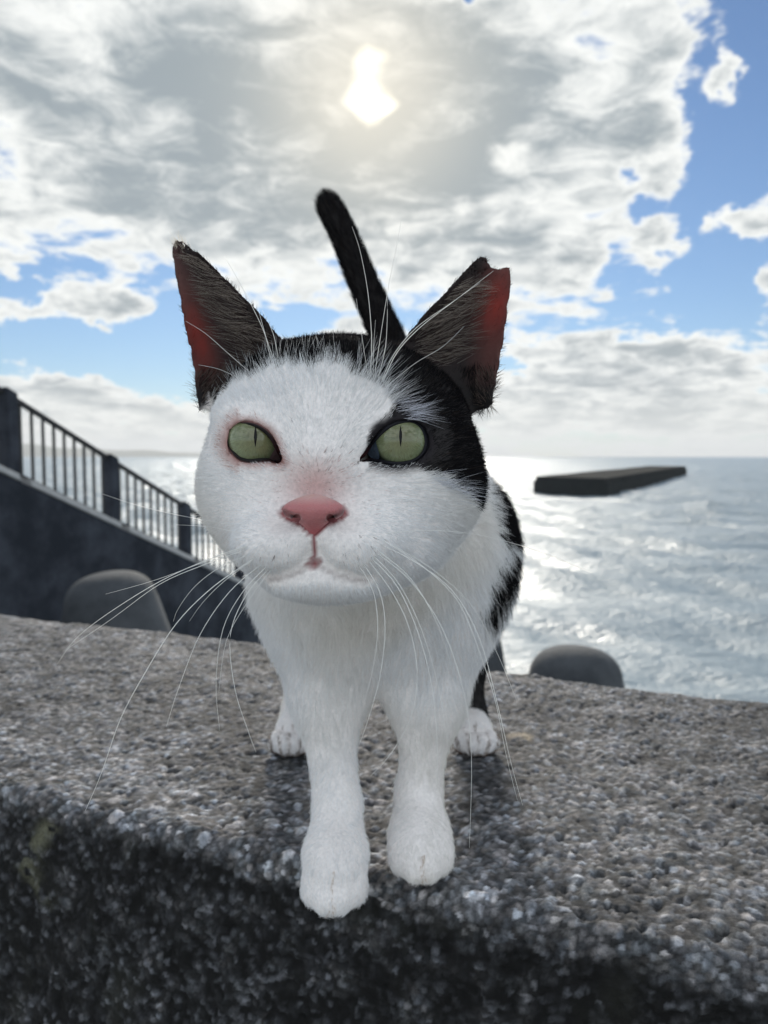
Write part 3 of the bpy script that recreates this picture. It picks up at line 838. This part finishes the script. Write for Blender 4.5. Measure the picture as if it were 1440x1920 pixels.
# --- eyelids: the bare rims round the eyes
def closed_smooth(poly, n):
    P = np.asarray(poly, float); m = len(P); out_ = []
    for i in range(m):
        p0, p1, p2, p3 = P[i - 1], P[i], P[(i + 1) % m], P[(i + 2) % m]
        for k in range(n):
            t_ = k / n
            out_.append(.5 * ((2 * p1) + (-p0 + p2) * t_ + (2 * p0 - 5 * p1 + 4 * p2 - p3) * t_ ** 2 + (-p0 + 3 * p1 - 3 * p2 + p3) * t_ ** 3))
    return np.array(out_)
m_lid, t, out = material('eyelid_skin')
at = t.new('ShaderNodeAttribute', attribute_name='tone')
principled(t, out, at.outputs['Color'], .55, .15)
for e in (0, 1):
    ring = closed_smooth(ALM[e], 4); c = EYE_C[e]; cen = ring.mean(0); n = len(ring)
    rings, tones = [], []
    nrm = ring - cen; nrm /= np.linalg.norm(nrm, axis=1, keepdims=True)
    for off, dz in ((-5.5, .0004), (-4, -.0004), (0, -.0010), (5, -.0013), (12, -.0004), (18, .002)):
        q = ring + nrm * off
        ctr = np.array([CU + FPX * c[0] / c[2], CV - FPX * c[1] / c[2]])
        rho = np.linalg.norm(q - ctr, axis=1) * (c[2] - EYE_R * .7) / FPX
        zl = np.where(rho < EYE_R * .92, c[2] - np.sqrt(np.maximum(EYE_R ** 2 - rho ** 2, 0)), c[2] - EYE_R * .39 + (rho - EYE_R * .92) * 1.0)
        zl = zl - .0002 + dz
        rings.append(np.stack([(q[:, 0] - CU) / FPX * zl, -(q[:, 1] - CV) / FPX * zl, zl], 1))
        if e == 0:
            inner = np.array([.012, .010, .011]); outer = np.array([.26, .13, .125])
            tn = np.where(off < 3, inner, outer)
            tone = np.tile(tn, (n, 1)); duct = np.clip((ring[:, 0] - 505) / 15, 0, 1)[:, None]
            tone = tone * (1 - duct) + np.array([.03, .012, .014]) * duct
        else:
            tone = np.tile(np.array([.010, .010, .014]), (n, 1)); duct = np.clip((694 - ring[:, 0]) / 14, 0, 1)[:, None]
            tone = tone * (1 - duct) + np.array([.10, .03, .035]) * duct
        tones.append(tone)
    V = c2w(np.concatenate(rings)); k = len(rings)
    F = [[a * n + i, a * n + (i + 1) % n, (a + 1) * n + (i + 1) % n, (a + 1) * n + i] for a in range(k - 1) for i in range(n)]
    o = under_cat(mesh_np('eyelid', V, F, m_lid, None, True, np.concatenate(tones)))
    # third eyelid: small veil in the inner corner
    if e == 1: tri = [(690, 851), (694, 836), (702, 824), (707, 838), (711, 852), (709, 862), (697, 859)]
    else: tri = [(523, 851), (519, 838), (513, 846), (508, 855), (505, 862), (515, 864), (525, 862)]
    q = closed_smooth(tri, 3); cc = q.mean(0); VV = []
    for sc_ in (1.0, .5, 0.05):
        for uu, vv in cc + (q - cc) * sc_:
            rho = math.hypot(uu - ctr[0], vv - ctr[1]) * (c[2] - EYE_R * .7) / FPX
            zl = (c[2] - math.sqrt(max(EYE_R ** 2 - rho ** 2, 0)) if rho < EYE_R * .92 else c[2] - EYE_R * .39 + (rho - EYE_R * .92)) - .0004
            VV.append(((uu - CU) / FPX * zl, -(vv - CV) / FPX * zl, zl))
    m_ = len(q); FF = [[a * m_ + i, a * m_ + (i + 1) % m_, (a + 1) * m_ + (i + 1) % m_, (a + 1) * m_ + i] for a in range(2) for i in range(m_)]
    tn = np.tile(np.array([.05, .07, .10]) if e else np.array([.09, .07, .075]), (len(VV), 1))
    under_cat(mesh_np('third_eyelid', c2w(np.array(VV)), FF, m_lid, None, True, tn))

# --- nose and lip, polygonised finer
def nose_field(P):
    F = sd_ell(P, pc(588, 955, .2607), np.array([46, 21, 0]) * .262 / FPX + np.array([0, 0, .0075]))
    for u_ in (552, 624): F = smin(F, sd_ell(P, pc(u_, 957, .2625), np.array([21, 15, 0]) * .262 / FPX + np.array([0, 0, .0065])), .003)
    F = smin(F, sd_cap(P, pc(588, 960, .2605), pc(588, 1002, .2640), .0054, .0016), .004)
    for s_ in (-1, 1):
        n_ = np.minimum(sd_cap(P, pc(588 + s_ * 30, 972, .2490), pc(588 + s_ * 32, 970, .264), .0012, .0014), sd_cap(P, pc(588 + s_ * 30, 972, .2530), pc(588 + s_ * 60, 960, .2590), .0014, .0007))
        F = -smin(-F, n_, .0008)
    g = sd_cap(P, pc(588, 982, .2548), pc(588, 1012, .2610), .0006, .0008)
    return -smin(-F, g, .0008)
NV, NQ = polygonise(nose_field, pc(588, 945, .262) + (-.0135, -.0165, -.012), pc(588, 945, .262) + (.0135, .0095, .010), .00035)
NW = c2w(NV)
zc = NV[:, 2]; nu = CU + FPX * NV[:, 0] / zc; nv_ = CV - FPX * NV[:, 1] / zc
hole = np.zeros(len(NW))
for s_ in (-1, 1): hole = np.maximum(hole, np.exp(-(((nu - (588 + s_ * 38)) / 13) ** 2 + ((nv_ - (984 - .40 * np.abs(nu - 588))) / 4.8) ** 2)))
fuzz = np.clip((948 - nv_) / 16, 0, 1)
ncol = np.array([.44, .165, .170])[None] * np.ones((len(NW), 1))
ncol = ncol * (1 - fuzz[:, None]) + np.array([.52, .31, .29]) * fuzz[:, None]
low_ = np.clip((nv_ - 975) / 25, 0, 1)[:, None]; ncol = ncol * (1 - low_) + np.array([.44, .11, .12]) * low_
ncol *= (1 - .95 * hole[:, None])
ncol *= (1 - .6 * np.clip((np.abs(nu - 588) - 46) / 10, 0, 1) * np.clip((nv_ - 950) / 8, 0, 1))[:, None]
m_nose, t, out = material('nose_leather')
at = t.new('ShaderNodeAttribute', attribute_name='tone'); tcn = t.new('ShaderNodeTexCoord')
vo = t.new('ShaderNodeTexVoronoi'); vo.inputs['Scale'].default_value = 1500; t.l.new(tcn.outputs['Object'], vo.inputs['Vector'])
p = principled(t, out, at.outputs['Color'], .48, .4, Subsurface_Weight=.15, Subsurface_Scale=.002); bump(t, p, vo.outputs[0], .35, .0004)
fnn, _ = vnormals(NW, NQ)
if ((NW - NW.mean(0)) * fnn).sum() < 0: NQ = NQ[:, ::-1]
under_cat(mesh_np('nose', NW, NQ, m_nose, None, True, ncol))
def lip_field(P):
    F = sd_ell(P, pc(589, 1052, .2745), (np.array([19, 13, 0]) * .27 / FPX + np.array([0, 0, .0045])))
    F = smin(F, sd_cap(P, pc(589, 1005, .2665), pc(589, 1045, .2705), .0006, .0012), .003)
    return F
LV, LQ = polygonise(lip_field, pc(589, 1030, .270) + (-.006, -.009, -.008), pc(589, 1030, .270) + (.006, .009, .010), .0004)
lw = c2w(LV); fnn, _ = vnormals(lw, LQ)
if ((lw - lw.mean(0)) * fnn).sum() < 0: LQ = LQ[:, ::-1]
lv = CV - FPX * LV[:, 1] / LV[:, 2]
lc = np.array([.26, .075, .085]) * np.ones((len(lw), 1)); lc *= (.45 + .55 * np.clip((lv - 1030) / 25, 0, 1))[:, None]
under_cat(mesh_np('lip', lw, LQ, m_nose, None, True, lc))

def sd_open(u, v, pl):
    pl = np.asarray(pl, float); d = np.full(u.shape, 1e9)
    for a, b_ in zip(pl[:-1], pl[1:]):
        e = b_ - a; h = np.clip(((u - a[0]) * e[0] + (v - a[1]) * e[1]) / (e @ e), 0, 1)
        d = np.minimum(d, np.hypot(u - a[0] - e[0] * h, v - a[1] - e[1] * h))
    return d
# --- fur: real strands rooted on the body
def sample(nh, weight):
    pr_ = weight * CA; pr_ = pr_ / pr_.sum()
    fi = RNG.choice(len(CQ), nh, p=pr_)
    a = RNG.random((nh, 1)); b = RNG.random((nh, 1)); q = CQ[fi]
    def lerp(A): return (A[q[:, 0]] * (1 - a) + A[q[:, 1]] * a) * (1 - b) + (A[q[:, 3]] * (1 - a) + A[q[:, 2]] * a) * b
    P = lerp(CW); N = lerp(CN); N /= np.linalg.norm(N, axis=1, keepdims=True) + 1e-9
    return P, N
def unit(v): return v / (np.linalg.norm(v, axis=1, keepdims=True) + 1e-9)

fz = cz[CQ].mean(1); facing = (CN[CQ].mean(1) @ FW)
wgt = np.where(fz < .37, 5.2, 1.25) * np.where(facing > .35, .30, 1.0)
fcu = cu[CQ].mean(1); fcv = cv2[CQ].mean(1)
wgt = wgt * np.where((fz < .31) & (fcv > 880), 1.7, 1.0)
NH = 330000
P, N = sample(NH, wgt)
b, u, v, d = coat(P, N)
C = w2c(P)
head = d < .372
Xw, Yw, Zw = P.T
ear = (np.minimum(sd_poly(u, v, EAR_L), sd_poly(u, v, EAR_R)) < 4) & (d > .312) & (d < .36) & (v < 700)
inner = ear & ((N @ FW) < -.05)
dal = [sd_poly(u, v, a) for a in ALM]
deye = np.minimum(*dal)
dn = np.hypot((u - 588) / 1.0, (v - 962) / 1.0)
dnose = np.hypot((u - 588) / 58, (v - 958) / 30)
# direction of lie
nose_w = px(591, 915, .268)
fl = P - nose_w
fl = unit(fl) + np.array([0, .55, 0])
chin = np.clip((v - 1000) / 60, 0, 1) * (d < .30)
fl = fl + chin[:, None] * np.array([0, .2, -.6])
bodyd = np.array([0, .55, -.75]) * np.ones((NH, 1))
bodyd[:, 1] = np.where(Zw > .2, 1.0, bodyd[:, 1]); bodyd[:, 2] = np.where(Zw > .22, -.3, bodyd[:, 2])
leg = (Zw < .105) & ~head
lf = (np.clip((.15 - Zw) / .07, 0, 1) * (~head))[:, None]
bodyd = bodyd * (1 - lf) + np.array([0, .12, -1]) * lf
paw = (Zw < .026) & ~head
pf = np.clip((.034 - Zw) / .022, 0, 1)[:, None] * (~head)[:, None]
bodyd = bodyd * (1 - pf) + np.array([0, -.8, -.5]) * pf
tail = (Yw > .675) & (Zw > .27)
tdir = np.where((Zw < .34)[:, None], np.array([0, -.05, 1]), np.array([-.42, 0, .9])); bodyd = np.where(tail[:, None], tdir, bodyd)
T_ = np.where(head[:, None], fl, bodyd)
T_ = T_ + .20 * np.stack([sines3(P, 260, 31), sines3(P, 260, 32), sines3(P, 260, 33)], 1) + RNG.normal(0, .11, (NH, 3))
T_ = T_ - N * (T_ * N).sum(1, keepdims=True); T_ = unit(T_)
# length
ln = np.where(head, np.clip(.0020 + (dn - 50) * .000022, .0019, .0115), .0125)
ln = np.where(head & (v < 740), np.minimum(ln, .0070), ln)
ln = np.where(head & (np.hypot(u - 592, v - 890) < 60), np.minimum(ln, .003), ln)
ln = np.where(~head & (Zw < .16), np.interp(Zw, [0, .026, .05, .09, .16], [.0045, .005, .0065, .0085, .0125]), ln); ln = np.where(tail, .0095, ln)
ln = np.where(head & (deye < 34), np.minimum(ln, .0018 + .000085 * np.maximum(deye, 0)), ln)
ln = np.where(ear & ~inner, np.where(v < 560, .0022, .0036), ln)
ln = np.where(inner, .0030, ln)
ln = np.where(head & (v < 800) & (np.abs(u - 645) > 215) & ~ear, np.minimum(ln, .0055), ln)
ln = np.where(head & (d < .29) & (sd_poly(u, v, NOSE_POLY) < 22), np.minimum(ln, .0016 + .00006 * np.maximum(sd_poly(u, v, NOSE_POLY), 0)), ln)
ln *= RNG.uniform(.65, 1.2, NH)
lift = np.where(head, .25, .40) + RNG.normal(0, .10, NH); lift = np.where(~head, np.interp(Zw, [.05, .14], [.28, .42]) + (lift - .40), lift); lift = np.where(ear, .22, lift)
dmouth = sd_open(u, v, MOUTH)
keep = ~((deye < 5) & (d < .31)) & ~((sd_poly(u, v, NOSE_POLY) < 0) & (d < .29)) & ~((dmouth < 1.5) & (d < .30))
keep &= ~(inner & (RNG.random(NH) < .75))
bare_back = ear & ~inner & (np.where(u < 640, u < np.interp(v, [455, 600, 700], [345, 385, 410]), u > np.interp(v, [482, 600, 700], [915, 900, 890])))
keep &= ~(bare_back & (RNG.random(NH) < .6))
keep &= ~((dal[0] < 12) & head & (u < 470) & (RNG.random(NH) < .8))
# colour
tone = RNG.uniform(.86, 1.03, NH)[:, None]
white = np.array([.885, .895, .905]) * tone
cream = np.clip(sines3(P, 60, 71) * .5 + .2, 0, 1)[:, None]
white = white * (1 - .14 * cream * np.array([.2, .5, 1.0]))
black = np.array([.0070, .0066, .0076]) * RNG.uniform(.6, 1.6, NH)[:, None]
brown = (RNG.random(NH) < .05)[:, None]; black = np.where(brown, np.array([.035, .024, .018]), black)
isb = (RNG.random(NH) < b)
col = np.where(isb[:, None], black, white)
pinkm = np.exp(-(((u - 590) / 54) ** 2 + ((v - 918) / 40) ** 2)) * (d < .29)
col = np.where((RNG.random(NH) < pinkm * .85)[:, None] & ~isb[:, None], np.array([.60, .41, .40]) * RNG.uniform(.7, 1.1, NH)[:, None], col)
spk = (d < .29) & (RNG.random(NH) < .05 * np.exp(-((u - 600) / 70) ** 2 - ((v - 900) / 60) ** 2)); col[spk] = (.10, .06, .06)
wsp = (d < .29) & (np.hypot(((np.abs(u - 592) - 40) % 24) - 12, ((v - 1000 - .12 * np.abs(u - 592)) % 17) - 8.5) < 2.4) & (np.abs(u - 592) > 45) & (np.abs(u - 592) < 125) & (v > 998) & (v < 1052)
col[wsp & (RNG.random(NH) < .6)] = (.22, .18, .18)
lash = (dal[0] < 26) & head & ~isb; col = np.where((lash & (RNG.random(NH) < .55 * np.clip(1 - dal[0] / 26, 0, 1) * np.clip((500 - u) / 40, .15, 1)))[:, None], np.array([.42, .25, .21]), col)
col = np.where((inner & (RNG.random(NH) < .6))[:, None], np.array([.045, .030, .026]), col)
eb = head & isb & (d > .30) & (v > 672) & (v < 760) & ((u < 425) | (u > 895)) & (RNG.random(NH) < .55); col[eb] = np.array([.16, .12, .10])
# brown stain between the toes
toe = paw & (Yw > .58) & (np.abs(np.sin((np.abs(Xw) - .0745) / .0080 * math.pi)) < .5) & (Yw < .616)
toe |= paw & (Yw > .58) & (Zw < .006)
col = np.where(toe[:, None], np.array([.11, .055, .025]), col)
toe = paw & (Yw < .5) & (np.abs(((Xw - np.where(Xw < 0, -.0272, .0212)) / .0042)) < .22) & (Yw < np.where(Xw < 0, .405, .424)); col = np.where((toe & (RNG.random(NH) < .5))[:, None], np.array([.42, .30, .2]), col)

NP = 5
def strands(P, N, T_, ln, lift, curl=.25):
    tt = np.linspace(0, 1, NP); pts = np.zeros((len(P), NP, 3)); pts[:, 0] = P - N * .0004
    D0 = unit(T_ * np.cos(lift)[:, None] + N * np.sin(lift)[:, None])
    wob = RNG.normal(0, curl, (len(P), 3))
    for i in range(1, NP):
        D = unit(D0 * (1 - .35 * tt[i]) + T_ * .45 * tt[i] - N * .10 * tt[i] + wob * .35 * tt[i])
        pts[:, i] = pts[:, i - 1] + D * (ln / (NP - 1))[:, None]
    return pts
pts = strands(P, N, T_, ln, lift)[keep]; col = col[keep]
rad0 = np.where(head, .000068, .000105)[keep] * RNG.uniform(.75, 1.25, keep.sum())

# long pale hairs inside the ears, lying from the inner rim outwards
def ear_hairs(n, left):
    us, vs = [], []
    while len(us) < n:
        vv = RNG.uniform(480 if left else 528, 690); lo, hi = (np.interp(vv, [455, 520, 600, 690], [326, 372, 395, 430]), np.interp(vv, [455, 520, 600, 690], [340, 418, 492, 545])) if left else \
            (np.interp(vv, [482, 540, 600, 700], [905, 850, 795, 740]), np.interp(vv, [482, 540, 600, 700], [920, 905, 890, 880]))
        us.append(RNG.uniform(lo, hi)); vs.append(vv)
    us = np.array(us); vs = np.array(vs); z = ear_w0(us, vs, left) - .0016
    Pc = np.stack([(us - CU) / FPX * z, -(vs - CV) / FPX * z, z], 1)
    sg = -1 if left else 1
    Pw = c2w(Pc); Nn = np.tile(-FW + .25 * sg * RT, (n, 1))
    T0 = np.tile(np.array([sg * 1.0, 0, .30]), (n, 1)) + RNG.normal(0, .16, (n, 3))
    T0[:, 2] += .25 * np.sin(vs / 14.0 + us / 40.0)
    L = RNG.uniform(.006, .012, n) * np.interp(vs, [480, 600], [.55, 1])
    tn = RNG.uniform(.12, .50, n)[:, None] * np.array([1, .84, .72])
    return strands(Pw, Nn, unit(T0), L, np.full(n, .22) + RNG.normal(0, .08, n), .2), tn
for left in (True, False):
    q, c_ = ear_hairs(560, left); pts = np.concatenate([pts, q]); col = np.concatenate([col, c_]); rad0 = np.concatenate([rad0, np.full(len(q), .000055)])
# longer white guard hairs over the brow, fanning across the dark patch
def guards(n, path, dirs, L0, L1, tn):
    k = RNG.random(n) * (len(path) - 1); i = k.astype(int); f = (k - i)[:, None]
    pth = np.array(path, float); dr = np.array(dirs, float)
    uv = pth[i] * (1 - f) + pth[i + 1] * f + RNG.normal(0, 7, (n, 2)); dd = dr[i] * (1 - f) + dr[i + 1] * f + RNG.normal(0, .22, (n, 2))
    z = surf_depth(uv[:, 0], uv[:, 1])
    Pw = c2w(np.stack([(uv[:, 0] - CU) / FPX * z, -(uv[:, 1] - CV) / FPX * z, z], 1))
    T0 = unit(dd[:, :1] * RT - dd[:, 1:] * UP + RNG.normal(.25, .1, (n, 1)) * FW)
    Nn = np.tile(-FW, (n, 1))
    return strands(Pw, Nn, T0, RNG.uniform(L0, L1, n), RNG.normal(.30, .12, n), .15), np.array(tn) * RNG.uniform(.8, 1.05, (n, 1))
def surf_depth(u, v, z0=.235, z1=.45):
    """first depth at which the view ray meets the body"""
    u = np.atleast_1d(np.asarray(u, float)); v = np.atleast_1d(np.asarray(v, float)); z = np.full(u.shape, z0); done = np.zeros(u.shape, bool)
    for _ in range(90):
        f = field(np.stack([(u - CU) / FPX * z, -(v - CV) / FPX * z, z], 1)); done |= f < .0002
        z = np.where(done, z, z + np.maximum(f * .55, .0002)); 
        if (z > z1).all() or done.all(): break
    return np.minimum(z, z1)
gset = [(130, [(665, 690), (700, 705), (725, 735), (735, 760)], [(.15, -1), (.5, -1), (1, -.7), (1, -.35)], .007, .016, (.85, .86, .88)),
        (90, [(735, 758), (760, 772), (775, 780)], [(1, -.3), (1, -.15), (1, .0)], .006, .014, (.75, .77, .85)),
        (120, [(800, 895), (840, 908), (880, 930)], [(1, .05), (1, .15), (1, .25)], .006, .012, (.7, .72, .78)),
        (110, [(385, 735), (440, 706), (500, 672), (560, 664), (620, 654)], [(-.5, -.9), (-.4, -1), (-.2, -1), (0, -1), (.1, -1)], .004, .008, (.85, .86, .86)),
        (60, [(330, 462), (345, 462)], [(-.5, -1), (-.2, -1)], .003, .007, (.8, .72, .6))]
for g in gset:
    q, c_ = guards(*g); pts = np.concatenate([pts, q]); col = np.concatenate([col, c_]); rad0 = np.concatenate([rad0, np.full(len(q), .00004)])

m_fur, t, out = material('cat_fur')
at = t.new('ShaderNodeAttribute', attribute_name='fur_tone')
df = t.new('ShaderNodeBsdfDiffuse'); t.l.new(at.outputs['Color'], df.inputs[0])
tl = t.new('ShaderNodeBsdfTranslucent'); t.l.new(at.outputs['Color'], tl.inputs[0])
gl = t.new('ShaderNodeBsdfGlossy'); gl.inputs['Roughness'].default_value = .45; gl.inputs[0].default_value = (.8, .8, .85, 1)
m1 = t.new('ShaderNodeMixShader'); m1.inputs[0].default_value = .35; t.l.new(df.outputs[0], m1.inputs[1]); t.l.new(tl.outputs[0], m1.inputs[2])
m2 = t.new('ShaderNodeMixShader'); m2.inputs[0].default_value = .008; t.l.new(m1.outputs[0], m2.inputs[1]); t.l.new(gl.outputs[0], m2.inputs[2])
t.l.new(m2.outputs[0], out.inputs['Surface'])
hc = bpy.data.hair_curves.new('fur'); nH = len(pts)
hc.add_curves([NP] * nH)
hc.attributes['position'].data.foreach_set('vector', pts.astype(np.float32).ravel())
ra = hc.attributes.get('radius') or hc.attributes.new('radius', 'FLOAT', 'POINT')
prof = np.array([1, .95, .8, .55, .12])
ra.data.foreach_set('value', (rad0[:, None] * prof).astype(np.float32).ravel())
ca = hc.attributes.new('fur_tone', 'FLOAT_COLOR', 'CURVE')
ca.data.foreach_set('color', np.concatenate([col, np.ones((nH, 1))], 1).astype(np.float32).ravel())
hc.materials.append(m_fur)
fur = bpy.data.objects.new('fur', hc); COL.objects.link(fur); under_cat(fur)
SC.cycles_curves.shape = 'RIBBONS'; SC.cycles_curves.subdivisions = 2

# --- whiskers, each a tapering tube rooted in the skin (photo pixels; depth from the surface at the root)
m_wh, t, out = material('whisker')
df = t.new('ShaderNodeBsdfPrincipled'); df.inputs['Base Color'].default_value = (.88, .88, .86, 1); df.inputs['Roughness'].default_value = .35
tl = t.new('ShaderNodeBsdfTranslucent'); tl.inputs[0].default_value = (.9, .9, .88, 1)
m1 = t.new('ShaderNodeMixShader'); m1.inputs[0].default_value = .4; t.l.new(df.outputs[0], m1.inputs[1]); t.l.new(tl.outputs[0], m1.inputs[2]); t.l.new(m1.outputs[0], out.inputs['Surface'])
WH = [([(470, 1022), (400, 1045), (300, 1090), (200, 1152), (140, 1200), (108, 1245)], .02, 1), ([(462, 1030), (385, 1058), (300, 1095), (210, 1160), (118, 1222)], .015, .9), ([(468, 1024), (380, 1055), (290, 1088), (198, 1114)], .02, .7),
      ([(480, 1045), (400, 1100), (330, 1170), (270, 1265), (225, 1350), (190, 1450), (160, 1520)], -.01, 1.1), ([(490, 1058), (430, 1110), (375, 1190), (335, 1290), (312, 1362)], -.005, 1),
      ([(500, 1062), (455, 1110), (418, 1180), (405, 1280), (412, 1370)], -.01, .9), ([(505, 1066), (462, 1115), (432, 1190), (440, 1290), (465, 1370), (480, 1410)], -.015, .9), ([(510, 1066), (470, 1120), (425, 1200), (410, 1300)], .0, .7),
      ([(465, 1040), (410, 1065), (365, 1100), (335, 1140), (325, 1165)], .01, .7), ([(450, 1000), (395, 988), (330, 984)], .02, .6), ([(440, 985), (330, 965), (250, 945), (192, 926)], .02, .5), ([(475, 1050), (420, 1090), (380, 1130), (355, 1165)], .0, .7),
      ([(712, 1020), (780, 1055), (850, 1110), (900, 1200), (935, 1330), (958, 1430), (980, 1510)], -.01, 1.1), ([(705, 1030), (770, 1085), (820, 1170), (850, 1262)], -.01, 1), ([(695, 1045), (745, 1100), (785, 1190), (810, 1290), (820, 1400), (818, 1480)], -.02, 1),
      ([(680, 1055), (712, 1110), (722, 1180), (712, 1270), (690, 1350), (672, 1400)], -.02, .9), ([(672, 1058), (700, 1110), (708, 1180), (698, 1260), (680, 1325)], -.02, .8), ([(715, 1012), (790, 1060), (860, 1130), (905, 1240), (930, 1320), (950, 1420), (970, 1500)], .0, .9),
      ([(690, 1050), (735, 1110), (768, 1180), (782, 1260), (772, 1340), (735, 1410), (695, 1455)], -.02, .9), ([(718, 1000), (800, 995), (880, 1000), (960, 1018), (1040, 1045), (1110, 1075)], .03, .7), ([(720, 1015), (800, 1060), (880, 1130), (930, 1220), (968, 1312)], .01, .8),
      ([(708, 1038), (770, 1090), (830, 1180), (870, 1300), (884, 1420), (880, 1590)], -.02, .9), ([(800, 975), (850, 962), (905, 945)], .01, .5), ([(700, 1042), (748, 1095), (790, 1180), (822, 1290), (840, 1400)], -.01, .9),
      ([(512, 672), (492, 615), (465, 560), (438, 510), (420, 480)], -.002, .8), ([(508, 676), (498, 630), (484, 580)], -.004, .8), ([(522, 672), (512, 625), (492, 582)], -.003, .8), ([(465, 695), (425, 660), (385, 625), (348, 602)], -.012, .7), ([(446, 708), (410, 692), (372, 684)], -.012, .5),
      ([(694, 702), (697, 640), (690, 550), (675, 470), (660, 425)], -.01, .9), ([(702, 706), (712, 640), (728, 540), (742, 470), (752, 415)], -.012, .7), ([(708, 712), (722, 655), (726, 600), (726, 560)], -.01, .8),
      ([(718, 716), (745, 660), (790, 612), (860, 558), (925, 508)], -.016, 1.1), ([(714, 718), (738, 665), (780, 615), (840, 572), (900, 530)], -.015, .9), ([(740, 712), (780, 680), (830, 650), (870, 612)], -.012, .6), ([(700, 710), (700, 660), (704, 600)], -.01, .6), ([(690, 706), (680, 640), (668, 560)], -.01, .5)]
def tube(path, r0, r1, ns=6):
    P = closed = np.array(path); n = len(P); V = []; F = []
    for i in range(n):
        tg = P[min(i + 1, n - 1)] - P[max(i - 1, 0)]; tg /= np.linalg.norm(tg) + 1e-12
        a = np.cross(tg, [0, .3, 1]); a /= np.linalg.norm(a) + 1e-12; b_ = np.cross(tg, a); r = r0 + (r1 - r0) * (i / (n - 1)) ** 1.2
        for k in range(ns):
            t_ = 2 * math.pi * k / ns; V.append(P[i] + r * (math.cos(t_) * a + math.sin(t_) * b_))
    for i in range(n - 1):
        for k in range(ns): F.append([i * ns + k, i * ns + (k + 1) % ns, (i + 1) * ns + (k + 1) % ns, (i + 1) * ns + k])
    F.append(list(range(ns))[::-1]); F.append([(n - 1) * ns + k for k in range(ns)])
    return V, F
for pxs, dz, th in WH:
    A = np.array(pxs, float); n = len(A); sp_ = []
    for i in range(n - 1):
        p0, p1, p2, p3 = A[max(i - 1, 0)], A[i], A[i + 1], A[min(i + 2, n - 1)]
        for k in range(5):
            t_ = k / 5; sp_.append(.5 * ((2 * p1) + (-p0 + p2) * t_ + (2 * p0 - 5 * p1 + 4 * p2 - p3) * t_ ** 2 + (-p0 + 3 * p1 - 3 * p2 + p3) * t_ ** 3))
    sp_.append(A[-1]); sp_ = np.array(sp_); m_ = len(sp_)
    zr = surf_depth(sp_[0, 0], sp_[0, 1])[0] + .001; kk = np.linspace(0, 1, m_)
    zs = zr + dz * kk - .006 * np.sin(kk * math.pi)
    path = [px(a[0], a[1], z_) for a, z_ in zip(sp_, zs)]
    V, F = tube(path, .00016 * th, .00004)
    under_cat(mesh_np('whisker', V, F, m_wh))
